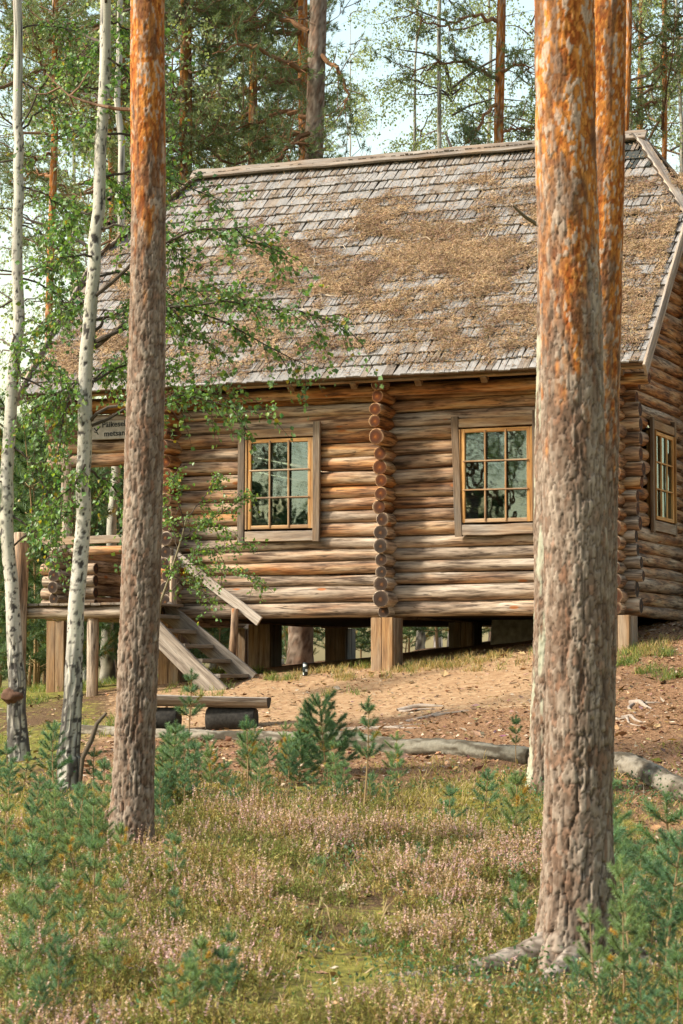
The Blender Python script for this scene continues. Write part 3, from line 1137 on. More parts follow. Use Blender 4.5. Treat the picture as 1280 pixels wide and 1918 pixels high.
def roof_litter():
    us, ss = np.arange(UL + .1, UR - .08, .021), np.arange(.03, SL - .3, .018)
    X, Y = np.meshgrid(us, ss)
    d = litter_density(X, Y) + .34 * (vnoise(X * 6, Y * 8, 0, 3) - .5) + .24 * (vnoise(X * 15, Y * 17, 0, 13) - .5) + .22 * (vnoise(X * 33, Y * 33, 0, 4) - .5)
    h = np.clip(d - .635, -.1, .25)
    Z = .040 + h * .09 + .018 * (vnoise(X * 42, Y * 42, 0, 8) - .5) + .010 * (vnoise(X * 17, Y * 17, 0, 18) - .5)
    keep = h > 0
    idx = -np.ones(X.shape, int)
    kk = keep[:-1, :-1] & keep[1:, :-1] & keep[:-1, 1:] & keep[1:, 1:]
    used = np.zeros_like(keep)
    for a in (0, 1):
        for b in (0, 1):
            used[a:used.shape[0] - 1 + a, b:used.shape[1] - 1 + b] |= kk
    idx[used] = np.arange(used.sum())
    edge = np.clip(h / .03, 0, 1)
    Z = np.where(edge < 1, .03 + (Z - .03) * edge, Z)
    V = np.stack([X + rng.normal(0, .005, X.shape), Y + rng.normal(0, .005, X.shape), Z], -1)[used]
    c = lerp3((.22, .145, .085), (.42, .285, .165), np.clip(fbm(X * 3, Y * 5, 0, 77) * 1.6 - .3, 0, 1)) * (.5 + .9 * vnoise(X * 30, Y * 30, 0, 14))[..., None]
    c = c + (np.array([.06, .05, .04]) * (vnoise(X * 5, Y * 5, 0, 15) - .5)[..., None])
    i = idx[:-1, :-1][kk], idx[:-1, 1:][kk], idx[1:, 1:][kk], idx[1:, :-1][kk]
    g = Geo()
    g.add(V, np.stack(i, -1), c[used])
    n = 330000
    u, s = rng.uniform(UL + .1, UR - .08, n), rng.uniform(.03, SL - .1, n)
    dn = litter_density(u, s) + .34 * (vnoise(u * 6, s * 8, 0, 3) - .5)
    k = rng.random(n) < np.clip((dn - .41) * 3.0, .04, 1)
    u, s, dn = u[k], s[k], dn[k]
    z = .046 + np.clip(dn - .58, 0, .2) * .17 + rng.uniform(0, .014, len(u))
    a = rng.uniform(0, 2 * np.pi, len(u))
    D = np.stack([np.cos(a), np.sin(a), rng.normal(.08, .25, len(u))], -1) * rng.uniform(.03, .065, len(u))[:, None]
    cc = lerp3((.27, .175, .105), (.52, .36, .21), np.clip(fbm(u * 3, s * 5, 0, 77) * 1.6 - .3, 0, 1)) * rng.uniform(.5, 1.3, (len(u), 1)) + rng.normal(0, .015, (len(u), 3))
    V, F, cc = needles(np.stack([u, s, z], -1), D, .0036, np.clip(cc, .02, 1))
    g.add(V, F, cc)
    # a few pale twigs
    for q in range(46):
        u0, s0 = rng.uniform(-3, 3.2), rng.uniform(.3, 3.6)
        a = rng.uniform(0, 6.28)
        L = rng.uniform(.08, .22)
        p = np.array([[u0, s0, .075], [u0 + L * .5 * math.cos(a), s0 + L * .5 * math.sin(a), .095], [u0 + L * math.cos(a + .3), s0 + L * math.sin(a + .3), .085]])
        V, F = tube(p, [.006, .005, .003], 5)
        g.add(V, F, np.array([.55, .44, .32]) * rng.uniform(.6, 1.15))
    o = g.build('needle_litter', M_LITTER)
    m = Matrix.Rotation(-TH, 4, 'Z')
    m.translation = Vector(CO)
    m2 = Matrix.Rotation(SA, 4, 'X')
    m2.translation = Vector((0, -.6, 2.97))
    o.matrix_world = m @ m2
    tag(o, 'orange-brown dry pine needles matted over the shingle roof', 'pine needles', kind='stuff')


roof_litter()

# ------------------------------------------------------------------ porch at the left end (parts of the cabin)
porch = empty('porch', (0, 0, 0), 0, cabin)
for q, (z, r_) in enumerate(((.285, .075), (.44, .082), (.60, .088), (.765, .085))):
    log(porch, (-4.66 + prnd.uniform(-.02, .02), -.34 + prnd.uniform(-.03, .03), z), (-4.66, 2.9, z), r_, .95)
    log(porch, (-4.66 - .33 + prnd.uniform(-.04, .03), 0, z - .07), (-4.2, 0, z - .07), r_ * .92, .8)
log(porch, (-4.66, -.26, .905), (-4.66, 2.9, .905), .07, .7)
log(porch, (-4.9, .0, .93), (-3.0, .0, .93), .06, .6)
log(porch, (-4.95, .0, .10), (-3.0, .0, .10), .085, .8)
for q in range(11):
    board(porch, 'deck_plank', (-4.6 + .148 * q, .1, .22 + prnd.uniform(-.003, .003)), (-4.6 + .148 * q, DEP - .1, .22), .138, .035, (0, 0, 1), .4, .8)
log(porch, (-4.9, 2.8, .55), (-3.0, 2.8, .55), .085, .15)
log(porch, (-4.9, DEP - .1, .62), (-3.0, DEP - .1, .62), .085, .1)
log(porch, (-4.9, DEP - .1, .98), (-3.0, DEP - .1, .98), .07, .1)
log(porch, (-4.66, .0, .96), (-4.62, .0, 2.24), .085, .75, name='post')
log(porch, (-4.6, DEP - .1, .2), (-4.6, DEP - .1, 2.9), .08, .3, name='post')
log(porch, (-4.66, -.45, 2.52), (-4.66, DEP + .3, 2.52), .09, .5)
log(porch, (-4.66, -.42, 2.70), (-4.66, DEP + .3, 2.70), .085, .5)
log(porch, (-4.66, -.3, .09), (-4.66, DEP, .09), .085, .8)

# ------------------------------------------------------------------ sign on the porch beam
sign = empty('sign_board', HW(-3.66, -.135, 2.52), -TH)
tag(sign, 'grey wooden name board with black lettering fixed to the porch beam', 'sign')
b_ = board(sign, 'panel', (-.55, 0, 0), (.50, 0, 0), .25, .03, (0, -1, 0), 1.0, .9, mat=M_SIGN, wob=.003)
for txt, x, z, sz in (('Päikeseloojangu', -.385, .045, .105), ('metsamaja', -.355, -.075, .105)):
    cu = bpy.data.curves.new('lettering', 'FONT')
    cu.body = txt
    cu.size = sz
    cu.extrude = .002
    cu.space_character = 1.04
    cu.offset = .0012
    t_ = bpy.data.objects.new('lettering', cu)
    me_ = bpy.data.meshes.new_from_object(t_)
    bpy.data.objects.remove(t_)
    me_.materials.clear()
    me_.materials.append(M_PAINT)
    o = obj('lettering', me_, sign)
    o.location = (x, -.019, z - .01)
    o.rotation_euler = (math.pi / 2, R(-1.2), 0)
g = Geo()
V, F = tube([[-.50, -.02, .03], [-.47, -.02, -.01], [-.41, -.02, .05]], [.007, .008, .006], 6)
g.add(V, F)
V, F = tube([[-.50, -.02, -.02], [-.46, -.02, -.03], [-.44, -.02, -.06]], [.006, .008, .004], 6)
g.add(V, F)
g.build('painted_mark', M_PAINT, sign)

# ------------------------------------------------------------------ landing and stairs
CABROT = -TH
land = empty('landing', HW(0, 0, 0), CABROT)
tag(land, 'log-framed landing with tall round post and plank rail beside the porch', 'landing')
log(land, (-4.50, -1.42, .075), (-2.72, -1.42, .075), .078, .9)
log(land, (-4.50, -.52, .075), (-2.95, -.52, .075), .078, .9)
for q in range(12):
    board(land, 'deck_plank', (-4.43 + .148 * q, -1.52, .172 + prnd.uniform(-.004, .004)), (-4.43 + .148 * q, -.36, .172), .138, .03, (0, 0, 1), .95, .7)
log(land, (-4.47, -1.60, gz(-4.43, -1.5) - .2), (-4.45, -1.58, 1.09), .098, .8, name='post', wob=1.6)
log(land, (-3.52, -1.36, gz(-3.4, -1.36) - .2), (-3.52, -1.36, -.004), .075, .9, name='post')
log(land, (-2.86, -1.33, gz(-2.9, -1.36) - .2), (-2.86, -1.33, -.004), .085, .1, name='post')
board(land, 'rail', (-4.52, -1.49, .985), (-2.75, -1.49, .975), .10, .075, (0, -1, 0), .75, 1.0, wob=.01)
V, F = tube([[-4.62, -1.66, .09], [-4.36, -1.53, .10]], [.012, .016], 6)
g = Geo()
g.add(V, F, (.3, .27, .23))
g.build('bolt', M_TWIG, land)

stairs = empty('wooden_stairs', HW(0, 0, 0), CABROT)
tag(stairs, 'open grey plank stairs with slanting handrail leading up to the landing', 'stairs')
vf, vn = -.42, -1.40
slope = (-.86 / 1.10)
zb_f = gz(-1.75, vf)
board(stairs, 'stringer', (-2.98, vf, .13), (-1.74, vf, -.80), .24, .06, (0, -1, 0), 1.4, .8, wob=.008)
board(stairs, 'stringer', (-3.03, vn, .21), (-1.70, vn, -.98), .25, .06, (0, -1, 0), 1.4, 1.0, wob=.012)
for q in range(5):
    u_ = -2.86 + q * .245
    z_ = .02 - q * .188
    board(stairs, 'tread', (u_ + .03, vn + .035, z_), (u_ - .0, vf - .032, z_ + .0), .24, .05, (0, 0, 1), 1.2, .75, wob=.006)
board(stairs, 'handrail', (-2.95, vf + .16, .86), (-1.70, vf + .16, -.04), .125, .045, (0, -1, 0), 1.4, 1.4, wob=.006)
log(stairs, (-2.06, vf + .12, gz(-2.06, vf) - .15), (-2.04, vf + .12, .13), .052, .45, name='post', r1=.045, wob=2)
log(stairs, (-2.88, vf + .08, .0), (-2.88, vf + .08, .82), .05, .8, name='post')

# ------------------------------------------------------------------ bench
pb = at(395, 1345, 26.6)
gb = float(terrain(pb[0], pb[1]))
bench = empty('log_bench', (pb[0], pb[1], gb), R(-7))
tag(bench, 'low bench of a split log plank on dark stumps below the stairs', 'bench')
g = Geo()


def half_log(L, w, th, seed):
    n, k = 22, 9
    x = np.linspace(-L / 2, L / 2, n)
    a = np.linspace(np.pi, 2 * np.pi, k)
    V = []
    for xx in x:
        wv = 1 + .12 * (vnoise(xx * 2.5, seed, 0) - .5)
        top = .012 * (vnoise(xx * 3, seed, 5) - .5)
        V.append(np.concatenate([np.stack([np.full(k, xx), w / 2 * np.cos(a) * wv, th * np.sin(a) * (.9 + .2 * vnoise(xx * 2, seed, 9))], -1), [[xx, w * .2, top + .01], [xx, -w * .2, top + .008]]]))
    m = k + 2
    V = np.concatenate(V)
    i = np.arange(n - 1)[:, None] * m
    j = np.arange(m)[None]
    j2 = (j + 1) % m
    F = np.stack([i + j, i + m + j, i + m + j2, i + j2], -1).reshape(-1, 4)
    return V, F, np.arange(m)[None, ::-1], (np.arange(m) + (n - 1) * m)[None]


def put_half_log(name, parent, L, w, th, loc, rot, grey, bright, endmat=None, seed=3):
    V, F, c0, c1 = half_log(L, w, th, seed)
    o = obj(name, mesh(name, V, [F, c0, c1], [M_BOARD, endmat or M_BLACK], None, False, np.concatenate([np.zeros(len(F)), [1, 1]])), parent)
    o.location = loc
    o.rotation_euler = rot
    o.color = (grey, bright, .1, 1)
    return o


put_half_log('seat', bench, 1.66, .34, .12, (-.18, 0, .37), (0, R(1.2), 0), 1.3, 1.1)
for (x, rx) in ((.24, .0), (-.62, .05)):
    log(bench, (x - .28, .02, .12), (x + .27, -.02, .12), .135, 1.0, name='stump', mats=[M_BLACK, M_BLACK], wob=1.3)

# ------------------------------------------------------------------ border logs lying on the ground


def lying_log(px0, py0, px1, py1, r, colr, label, name='fallen_log', sink=.3, r1=None, seed=1, hollow=False):
    a, b = ground_hit(px0, py0), ground_hit(px1, py1)
    n = 170
    t = np.linspace(0, 1, n)
    P = a[None] + (b - a)[None] * t[:, None]
    P[:, 2] = np.convolve(np.pad(terrain(P[:, 0], P[:, 1]), 22, 'edge'), np.ones(45) / 45, 'valid') + r * (1 - sink)
    P[:, 0] += .03 * (vnoise(t * 5, seed) - .5)
    base = P[n // 2].copy()
    base[2] -= r
    o = empty(name, base)
    sides = 34
    V, F = tube(P - base, np.linspace(r, r1 or r, n), sides)
    th = np.tile(np.arange(sides) / sides * 2 * np.pi, n)
    L = np.linalg.norm(b - a)
    xx = np.repeat(t * L, sides)
    nz = fbm(xx * 3, np.cos(th) * 1.2, np.sin(th) * 1.2, seed)
    ax = np.repeat(P - base, sides, 0)
    V = ax + (V - ax) * (1 + .30 * (nz - .5) + .30 * (fbm(xx * 12, np.cos(th) * 5, np.sin(th) * 5, seed + 8) - .5))[:, None]
    pat = fbm(xx * 5, np.cos(th) * 2 + 9, np.sin(th) * 2, seed + 4, 4)[:, None]
    c = np.asarray(colr[0])[None] * (1 - sstep(.40, .60, pat)) + np.asarray(colr[1])[None] * sstep(.40, .60, pat)
    g = Geo()
    g.add(V, F, c)
    k = g.n
    for e in (0, 1):
        ring = np.arange(sides) + (0 if e == 0 else (n - 1) * sides)
        cen = V[ring].mean(0)
        g.V.append(cen[None])
        g.C.append(np.array([colr[2]]))
        f = np.stack([np.full(sides, g.n), ring, np.roll(ring, -1)], -1)
        g.F.append(f if e else f[:, ::-1])
        g.M.append(np.ones(sides))
        g.n += 1
    g.build('trunk', [M_LYING, M_BARKFAR], o, True)
    return tag(o, label, 'log', 'logs laid along the edge of the clearing')


M_LYING = mat_vcol('lying_log_bark', (22, 30, 30), .5, .7, .012)
MOSSY = ((.065, .052, .034), (.175, .158, .12), (.16, .11, .07))
PALE = ((.075, .06, .04), (.22, .19, .145), (.22, .16, .10))
lying_log(150, 1372, 565, 1388, .07, PALE, 'pale weathered log half sunk in the ground in front of the bench', seed=2, sink=.7)
lying_log(590, 1390, 996, 1432, .09, MOSSY, 'long grey mossy log lying between the bushy young pine and the right-hand trunks', seed=5, sink=.45)
lying_log(1080, 1428, 1196, 1446, .085, PALE, 'short pale log end just right of the big pine trunk', seed=8, sink=.4)
lying_log(1178, 1448, 1420, 1560, .098, PALE, 'bare whitish log slanting out of the picture at the right edge', seed=11, sink=.25)

# ------------------------------------------------------------------ drink can
pc = ground_hit(572, 1266)
can = empty('drink_can', pc)
tag(can, 'small black and white drink can standing on the sandy path', 'can')
g = Geo()
prof = [(.0, .0), (.026, .0), (.033, .012), (.033, .150), (.027, .166), (.027, .168), (.024, .163), (0, .163)]
th = np.linspace(0, 2 * np.pi, 24, endpoint=False)
V = np.array([[r_ * math.cos(a), r_ * math.sin(a), z] for r_, z in prof for a in th])
i = np.arange(len(prof) - 1)[:, None] * 24
j = np.arange(24)[None]
g.add(V, np.stack([i + j, i + (j + 1) % 24, i + 24 + (j + 1) % 24, i + 24 + j], -1).reshape(-1, 4))
g.build('can_body', mat_plain('can_dark_print', (.012, .02, .022), .35, .5, 20, .4), can, True)
M_CANW = mat_plain('can_white_print', (.72, .78, .78), .4, .5, 30, .2)
for (a0, a1, z0, z1, slant) in ((3.9, 5.2, .112, .150, .3), (4.75, 5.7, .055, .085, -.2), (3.6, 4.2, .012, .04, .0)):
    g = Geo()
    n = 8
    a = np.linspace(a0, a1, n)
    lo = z0 + slant * .03 * np.linspace(0, 1, n)
    hi = np.full(n, z1) - abs(slant) * .03 * np.linspace(0, 1, n) ** 2
    V = np.concatenate([np.stack([.0335 * np.cos(a), .0335 * np.sin(a), lo], -1), np.stack([.0335 * np.cos(a), .0335 * np.sin(a), hi], -1)])
    k = np.arange(n - 1)
    g.add(V, np.stack([k, k + 1, k + 1 + n, k + n], -1))
    g.build('printed_patch', M_CANW, can)
g = Geo()
g.add(np.array([[.010 * math.cos(a), .010 * math.sin(a) - .004, .1645] for a in th[::3]] + [[.010 * math.cos(a), .010 * math.sin(a) - .004, .1665] for a in th[::3]]),
      np.array([[q, (q + 1) % 8, 8 + (q + 1) % 8, 8 + q] for q in range(8)]))
g.F.append(np.arange(8, 16)[None])
g.M.append(np.zeros(1))
g.build('pull_tab', mat_plain('can_metal', (.6, .6, .6), .3, .5, 20, .1, 1.0), can)

# ------------------------------------------------------------------ trees: trunks


def pine_trunk_mesh(path, r0, H, zt, nth, zs, seed, cell=(.026, .080), depth=.016, flare=.35, lichen=0.0, far=False, zw=1.1):
    """path: (z, dx, dy) knots; bark plates stand proud of the fissures, orange flaking bark above zt"""
    th = np.linspace(0, 2 * np.pi, nth, endpoint=False)
    Z, T = np.meshgrid(zs, th, indexing='ij')
    pz = [p[0] for p in path]
    px_ = np.interp(Z, pz, [p[1] for p in path])
    py_ = np.interp(Z, pz, [p[2] for p in path])
    ker = np.ones(9) / 9
    taper = np.interp(Z, [-1, 0, 1.5, H * .55, H], [1.04, 1.0, .94, .70, .12])
    r = r0 * taper
    fl = flare * np.exp(-np.maximum(Z, 0) / .22) * (.7 + .55 * np.cos(3 * T + seed) * .6 + .35 * np.cos(5 * T + 2 * seed))
    r = r * (1 + np.maximum(fl, 0))
    cx, cyy = np.cos(T), np.sin(T)
    t_up = sstep(zt - zw * .6, zt + zw * .6, Z + 1.9 * (fbm(cx * 1.3, cyy * 1.3, Z * .9, seed) - .5) + 2.2 * (fbm(cx * 5, cyy * 5, Z * 7, seed + 1) - .5))
    wu = .35 * (fbm(cx * 2.2, cyy * 2.2, Z * 5, seed + 3) - .5)
    wv = .5 * (fbm(cx * 2.5 + 7, cyy * 2.5, Z * 4, seed + 5) - .5)
    if not far:
        nu = max(8, int(round(2 * np.pi * r0 / cell[0])))
        f1, f2, idd, du, dv = worley(T / (2 * np.pi) * nu + wu * 3.4, Z / cell[1] + wv * 3.0, nu, seed)
        nu2 = max(10, int(round(2 * np.pi * r0 / .021)))
        g1, g2, id2, eu, ev = worley(T / (2 * np.pi) * nu2 + wu * 5, Z / .036 + wv * 5, nu2, seed + 9)
        ck2 = sstep(.0, .14, g2 - g1)
        # flat scales with crisp thin edges; now and then a longer, deeper fissure
        q = r0 / .17
        low_z = 1 - .6 * sstep(.3, 2.2, Z)                # deep plates near the foot, scales higher up
        fn = fbm(cx * 4.2 * q, cyy * 4.2 * q, Z * 3.0, seed + 31, 3) + .34 * (vnoise(cx * 9 * q, cyy * 9 * q, Z * 12, seed + 37) - .5)
        fis = (1 - sstep(.004, .042, np.abs(fn - .5))) * (.35 + .65 * low_z)
        brk = 1 - sstep(.02, .10, f2 - f1)
        crack = 1 - np.maximum(fis, brk * .85)
        ph = idd * 40
        d_low = depth * low_z * (1 - sstep(.0, .06, np.abs(fn - .5))) * -1.0 - .006 * brk + .0065 * (idd - .5) * (.6 + .4 * low_z) \
            + .004 * (du * np.cos(ph) + dv * np.sin(ph)) + .003 * np.round(id2 * 2) * .5
        d_up = .0015 * (ck2 - 1) + .003 * (id2 - .5) + .005 * (idd - .5) - .003 * brk
    else:
        idd = vnoise(cx * 4, cyy * 4, Z * 6, seed)
        id2 = vnoise(cx * 6 + 9, cyy * 6, Z * 9, seed)
        crack = ck2 = sstep(.3, .55, vnoise(cx * 5, cyy * 5, Z * 4, seed + 2))
        d_low = .012 * (crack - 1) + .01 * (idd - .5)
        d_up = .008 * (id2 - .5)
    lump = .035 * r0 / .18 * (fbm(cx * .9, cyy * .9, Z * .7, seed + 8) - .5)
    rr = r + d_low * (1 - t_up) + d_up * t_up + lump
    V = np.stack([px_ + rr * cx, py_ + rr * cyy, Z], -1)
    big = fbm(cx * 1.8, cyy * 1.8, Z * 2.2, seed + 11)
    low = lerp3((.14, .088, .058), (.35, .28, .215), np.clip(.10 + idd * .55 + (id2 - .5) * .5 + (big - .5) * 1.2, 0, 1))
    red = sstep(.70, .84, (1 - idd) * .45 + id2 * .55) * .35
    low = low * (1 - red[..., None]) + np.array([.30, .125, .06]) * red[..., None]
    low = low * (1 - (1 - crack[..., None]) * .85) + np.array([.05, .03, .02]) * ((1 - crack[..., None]) * .85)  # fissures darkened: brown pigment plus shade painted into the cracks
    up = lerp3((.29, .075, .014), (.66, .28, .06), np.clip(id2 * 1.0 + (idd - .5) * .4 + (big - .5) * 1.2 + .02, 0, 1))
    fk = sstep(.64, .72, idd * .45 + id2 * .55 + (big - .5) * .7)
    up = up * (1 - fk[..., None] * .8) + np.array([.42, .34, .275]) * (fk[..., None] * .8)
    dk = sstep(.55, .68, fbm(cx * 2.2 + 4, cyy * 2.2, Z * 3.2, seed + 17)) * .75
    up = up * (1 - dk[..., None]) + np.array([.13, .065, .035]) * dk[..., None]
    low = low * (.86 + .14 * ck2[..., None])
    up = up * (.68 + .32 * ck2[..., None]) * (.6 + .4 * crack[..., None])
    c = low * (1 - t_up[..., None]) + up * t_up[..., None]
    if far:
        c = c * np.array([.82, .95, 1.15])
    if lichen:
        li = sstep(.52, .66, fbm(cx * 3 + 2, cyy * 3, Z * 3.5, seed + 23)) * lichen
        c = c * (1 - li[..., None]) + np.array([.40, .41, .30]) * li[..., None]
    n = len(zs)
    i = np.arange(n - 1)[:, None] * nth
    j = np.arange(nth)[None]
    j2 = (j + 1) % nth
    F = np.stack([i + j, i + j2, i + nth + j2, i + nth + j], -1).reshape(-1, 4)
    return mesh('trunk', V.reshape(-1, 3), F, M_BARKFAR if far else M_BARK, c.reshape(-1, 3), True)


def zsamples(zf, dz, H, coarse=.35):
    return np.concatenate([np.arange(-.35, zf, dz), np.arange(zf, H, coarse), [H]])


# ------------------------------------------------------------------ pine crowns (needle sprays on crooked orange limbs)
def pine_crown_mesh(seed, H, h0, nbr, maxlen, tuft=22, dead=2, dens=1.0, dirbias=None, nl=.10):
    r_ = np.random.default_rng(seed)
    g = Geo()
    TP, TD = [], []
    for q in range(nbr + dead):
        isdead = q >= nbr
        t = r_.random() ** .9 if not isdead else 0
        z = h0 + (H - h0 - .3) * t if not isdead else h0 - r_.uniform(.2, 3.0)
        L = maxlen * (1 - .78 * t ** 1.3) * r_.uniform(.55, 1.1)
        if isdead:
            L = maxlen * r_.uniform(.2, .5)
        az = r_.uniform(0, 2 * np.pi)
        if dirbias is not None and r_.random() < .5:
            az = dirbias + r_.normal(0, .7)
        n = 9
        s = np.linspace(0, 1, n)
        rise = r_.uniform(-.15, .35)
        wob = r_.normal(0, .09, (n, 3)).cumsum(0) * L * .35
        wob[0] = 0
        hx = np.stack([np.cos(az) * s * L, np.sin(az) * s * L, L * (rise * s + .25 * s ** 2 - .18 * np.sin(s * 3.1))], -1)
        P = hx + wob + np.array([0, 0, z])
        rb = np.linspace(.010 + .010 * L, .004, n)
        V, F = tube(P, rb, 5)
        g.add(V, F, np.array([.21, .125, .075]) * r_.uniform(.55, 1.1), 0)
        if isdead:
            for k in range(3):
                i = r_.integers(3, n)
                d = norm(r_.normal(size=3)) * L * .3
                V, F = tube(np.stack([P[i - 1], P[i - 1] + d * .5, P[i - 1] + d + [0, 0, .05]]), [.009, .006, .003], 4)
                g.add(V, F, (.22, .13, .08), 0)
            continue
        for k in range(int(11 * dens)):
            i = r_.integers(2, n)
            fwd = norm(P[i] - P[i - 1])
            d = norm(fwd * .8 + r_.normal(size=3) * np.array([.75, .75, .45]) + [0, 0, .15]) * L * r_.uniform(.18, .42)
            a = P[i - 1] + (P[i] - P[i - 1]) * r_.random()
            m = a + d * .5 + r_.normal(size=3) * .05 * L + [0, 0, -.03 * L]
            e = a + d + [0, 0, .06 * L]
            V, F = tube(np.stack([a, m, e]), [.010, .007, .003], 4)
            g.add(V, F, np.array([.20, .12, .07]) * r_.uniform(.6, 1.1), 0)
            nt = r_.integers(4, 8)
            for w in range(nt):
                f = .3 + .7 * (w + 1) / nt
                p = (a * (1 - f) + m * f) if f < .5 else (m * (1 - f) + e * f)
                p = a + (m - a) * min(1, 2 * f) + (e - m) * max(0, 2 * f - 1)
                TP.append(p + r_.normal(size=3) * .06)
                TD.append(norm(d) * .8 + r_.normal(size=3) * .5 + [0, 0, .35])
    TP, TD = np.array(TP), norm(np.array(TD))
    n = len(TP)
    P = np.repeat(TP, tuft, 0)
    D = np.repeat(TD, tuft, 0) * .75 + r_.normal(size=(n * tuft, 3)) * .55
    P = P + norm(D) * .01 - np.repeat(TD, tuft, 0) * r_.uniform(0, .13, (n * tuft, 1))
    D = norm(D) * r_.uniform(.7, 1.15, (n * tuft, 1)) * nl
    tc = np.repeat(r_.uniform(.65, 1.3, (n, 1)), tuft, 0)
    c = np.array([.175, .225, .11]) * tc + r_.normal(0, .012, (n * tuft, 3))
    yel = np.repeat(r_.random((n, 1)) < .02, tuft, 0)
    c = np.where(yel, np.array([.30, .22, .05]), c)
    V, F, c = needles(P, D, .0075, np.clip(c, .01, 1))
    g.add(V, F, c, 1)
    return g.mesh('crown', [M_BARKFAR, M_NEEDLE])


def birch_crown_mesh(seed, H, h0, nbr, maxlen, nleaf, size=.062, base=(.33, .39, .19)):
    r_ = np.random.default_rng(seed)
    g = Geo()
    LP = []
    for q in range(nbr):
        t = r_.random()
        z = h0 + (H - h0) * t
        L = maxlen * (1 - .7 * t) * r_.uniform(.5, 1.1)
        az = r_.uniform(0, 2 * np.pi)
        n = 8
        s = np.linspace(0, 1, n)
        up = r_.uniform(.35, .9)
        P = np.stack([np.cos(az) * s * L, np.sin(az) * s * L, z + L * (up * s - .75 * s ** 2 * up)], -1) + r_.normal(0, .035 * L, (n, 3)).cumsum(0) * (s > 0)[:, None]
        V, F = tube(P, np.linspace(.01 + .01 * L, .003, n), 5)
        g.add(V, F, (.13, .10, .08), 0)
        for k in range(9):
            i = r_.integers(2, n)
            a = P[i]
            d = norm(r_.normal(size=3) + [np.cos(az), np.sin(az), -.6]) * r_.uniform(.3, .75)
            e = a + d + [0, 0, -.25]
            V, F = tube(np.stack([a, a + d * .55, e]), [.006, .004, .002], 3)
            g.add(V, F, (.12, .085, .065), 0)
            m = max(3, int(nleaf / (nbr * 9)))
            f = r_.random(m)[:, None]
            LP.append(a + (e - a) * f + r_.normal(0, .075, (m, 3)))
    LP = np.concatenate(LP)
    n = len(LP)
    D = norm(r_.normal(size=(n, 3)) + [0, 0, -.8]) * r_.uniform(.75, 1.2, (n, 1)) * size
    Nn = norm(r_.normal(size=(n, 3)) + [0, 0, .5])
    c = np.array(base) * r_.uniform(.6, 1.3, (n, 1)) + r_.normal(0, .015, (n, 3))
    c = np.where(r_.random((n, 1)) < .012, np.array([.45, .33, .05]), c)
    V, F, c = leaves(LP, D, Nn, .42, np.clip(c, .01, 1))
    g.add(V, F, c, 1)
    return g.mesh('crown', [M_TWIG, M_LEAF])


def birch_trunk_mesh(path, r0, H, nth, zs, seed, blackbase=.5, far=False):
    th = np.linspace(0, 2 * np.pi, nth, endpoint=False)
    Z, T = np.meshgrid(zs, th, indexing='ij')
    pz = np.array([p[0] for p in path], float)
    cs = lambda a: np.interp(Z, pz, a)
    px_, py_ = cs([p[1] for p in path]), cs([p[2] for p in path])
    r = r0 * np.interp(Z, [-1, 0, .5, 1.2, 6, H * .6, H], [1.35, 1.25, 1.08, .92, .66, .5, .08])
    wz = (Z > .3) * (1 if not far else 0)
    px_ = px_ + .05 * wz * (vnoise(Z * 1.3, seed, 0) - .5) + .022 * wz * (vnoise(Z * 3.7, seed, 3) - .5)
    cx, cyy = np.cos(T), np.sin(T)
    r = r * (1 + .08 * (fbm(cx * 1.2, cyy * 1.2, Z * 1.1, seed) - .5) + .22 * np.exp(-np.maximum(Z, 0) / .25))
    rough = 1 - sstep(blackbase * .5, blackbase * 1.6, Z + .5 * (fbm(cx * 1.5, cyy * 1.5, Z * 2, seed + 2) - .5))
    fis = sstep(.34, .52, fbm(cx * 4.5, cyy * 4.5, Z * 5, seed + 4))
    r = r + rough * (fis - .5) * .018
    # dark lens-shaped scars
    sc = sstep(.62, .66, fbm(cx * 1.9 + 3, cyy * 1.9, Z * 24, seed + 6, 2)) * sstep(.28, .45, vnoise(cx * 1.1, cyy * 1.1, Z * 1.6, seed + 7))
    lent = sstep(.68, .73, fbm(cx * 2.0 + 9, cyy * 2.0, Z * 34, seed + 9, 2)) * .75
    wht = lerp3((.34, .31, .25), (.60, .56, .48), fbm(cx * 1.3, cyy * 1.3, Z * 2.4, seed + 12))
    grn = sstep(.5, .7, fbm(cx * 1.1 + 5, cyy * 1.1, Z * 1.3, seed + 15)) * .35
    wht = wht * (1 - grn[..., None]) + np.array([.40, .39, .26]) * grn[..., None]
    dk = np.clip(np.maximum(sc, lent) + rough * fis * .95, 0, 1)
    c = wht * (1 - dk[..., None]) + np.array([.055, .047, .04]) * dk[..., None]
    rr = r - sc * .004
    V = np.stack([px_ + rr * cx, py_ + rr * cyy, Z], -1)
    n = len(zs)
    i = np.arange(n - 1)[:, None] * nth
    j = np.arange(nth)[None]
    j2 = (j + 1) % nth
    F = np.stack([i + j, i + j2, i + nth + j2, i + nth + j], -1).reshape(-1, 4)
    return mesh('trunk', V.reshape(-1, 3), F, M_BIRCH, c.reshape(-1, 3), True)


# ------------------------------------------------------------------ foreground pines
PC = [pine_crown_mesh(101, 19, 8.5, 42, 3.0), pine_crown_mesh(102, 20, 7.0, 44, 3.4), pine_crown_mesh(103, 17, 6.0, 46, 2.8),
      pine_crown_mesh(104, 21, 10.0, 40, 3.2), pine_crown_mesh(105, 16.5, 5.5, 72, 3.4, dens=1.2)]
BC = [birch_crown_mesh(201, 19, 5.0, 44, 2.9, 9000), birch_crown_mesh(202, 17, 3.5, 46, 2.6, 9500), birch_crown_mesh(203, 22, 7.0, 44, 3.0, 9000)]


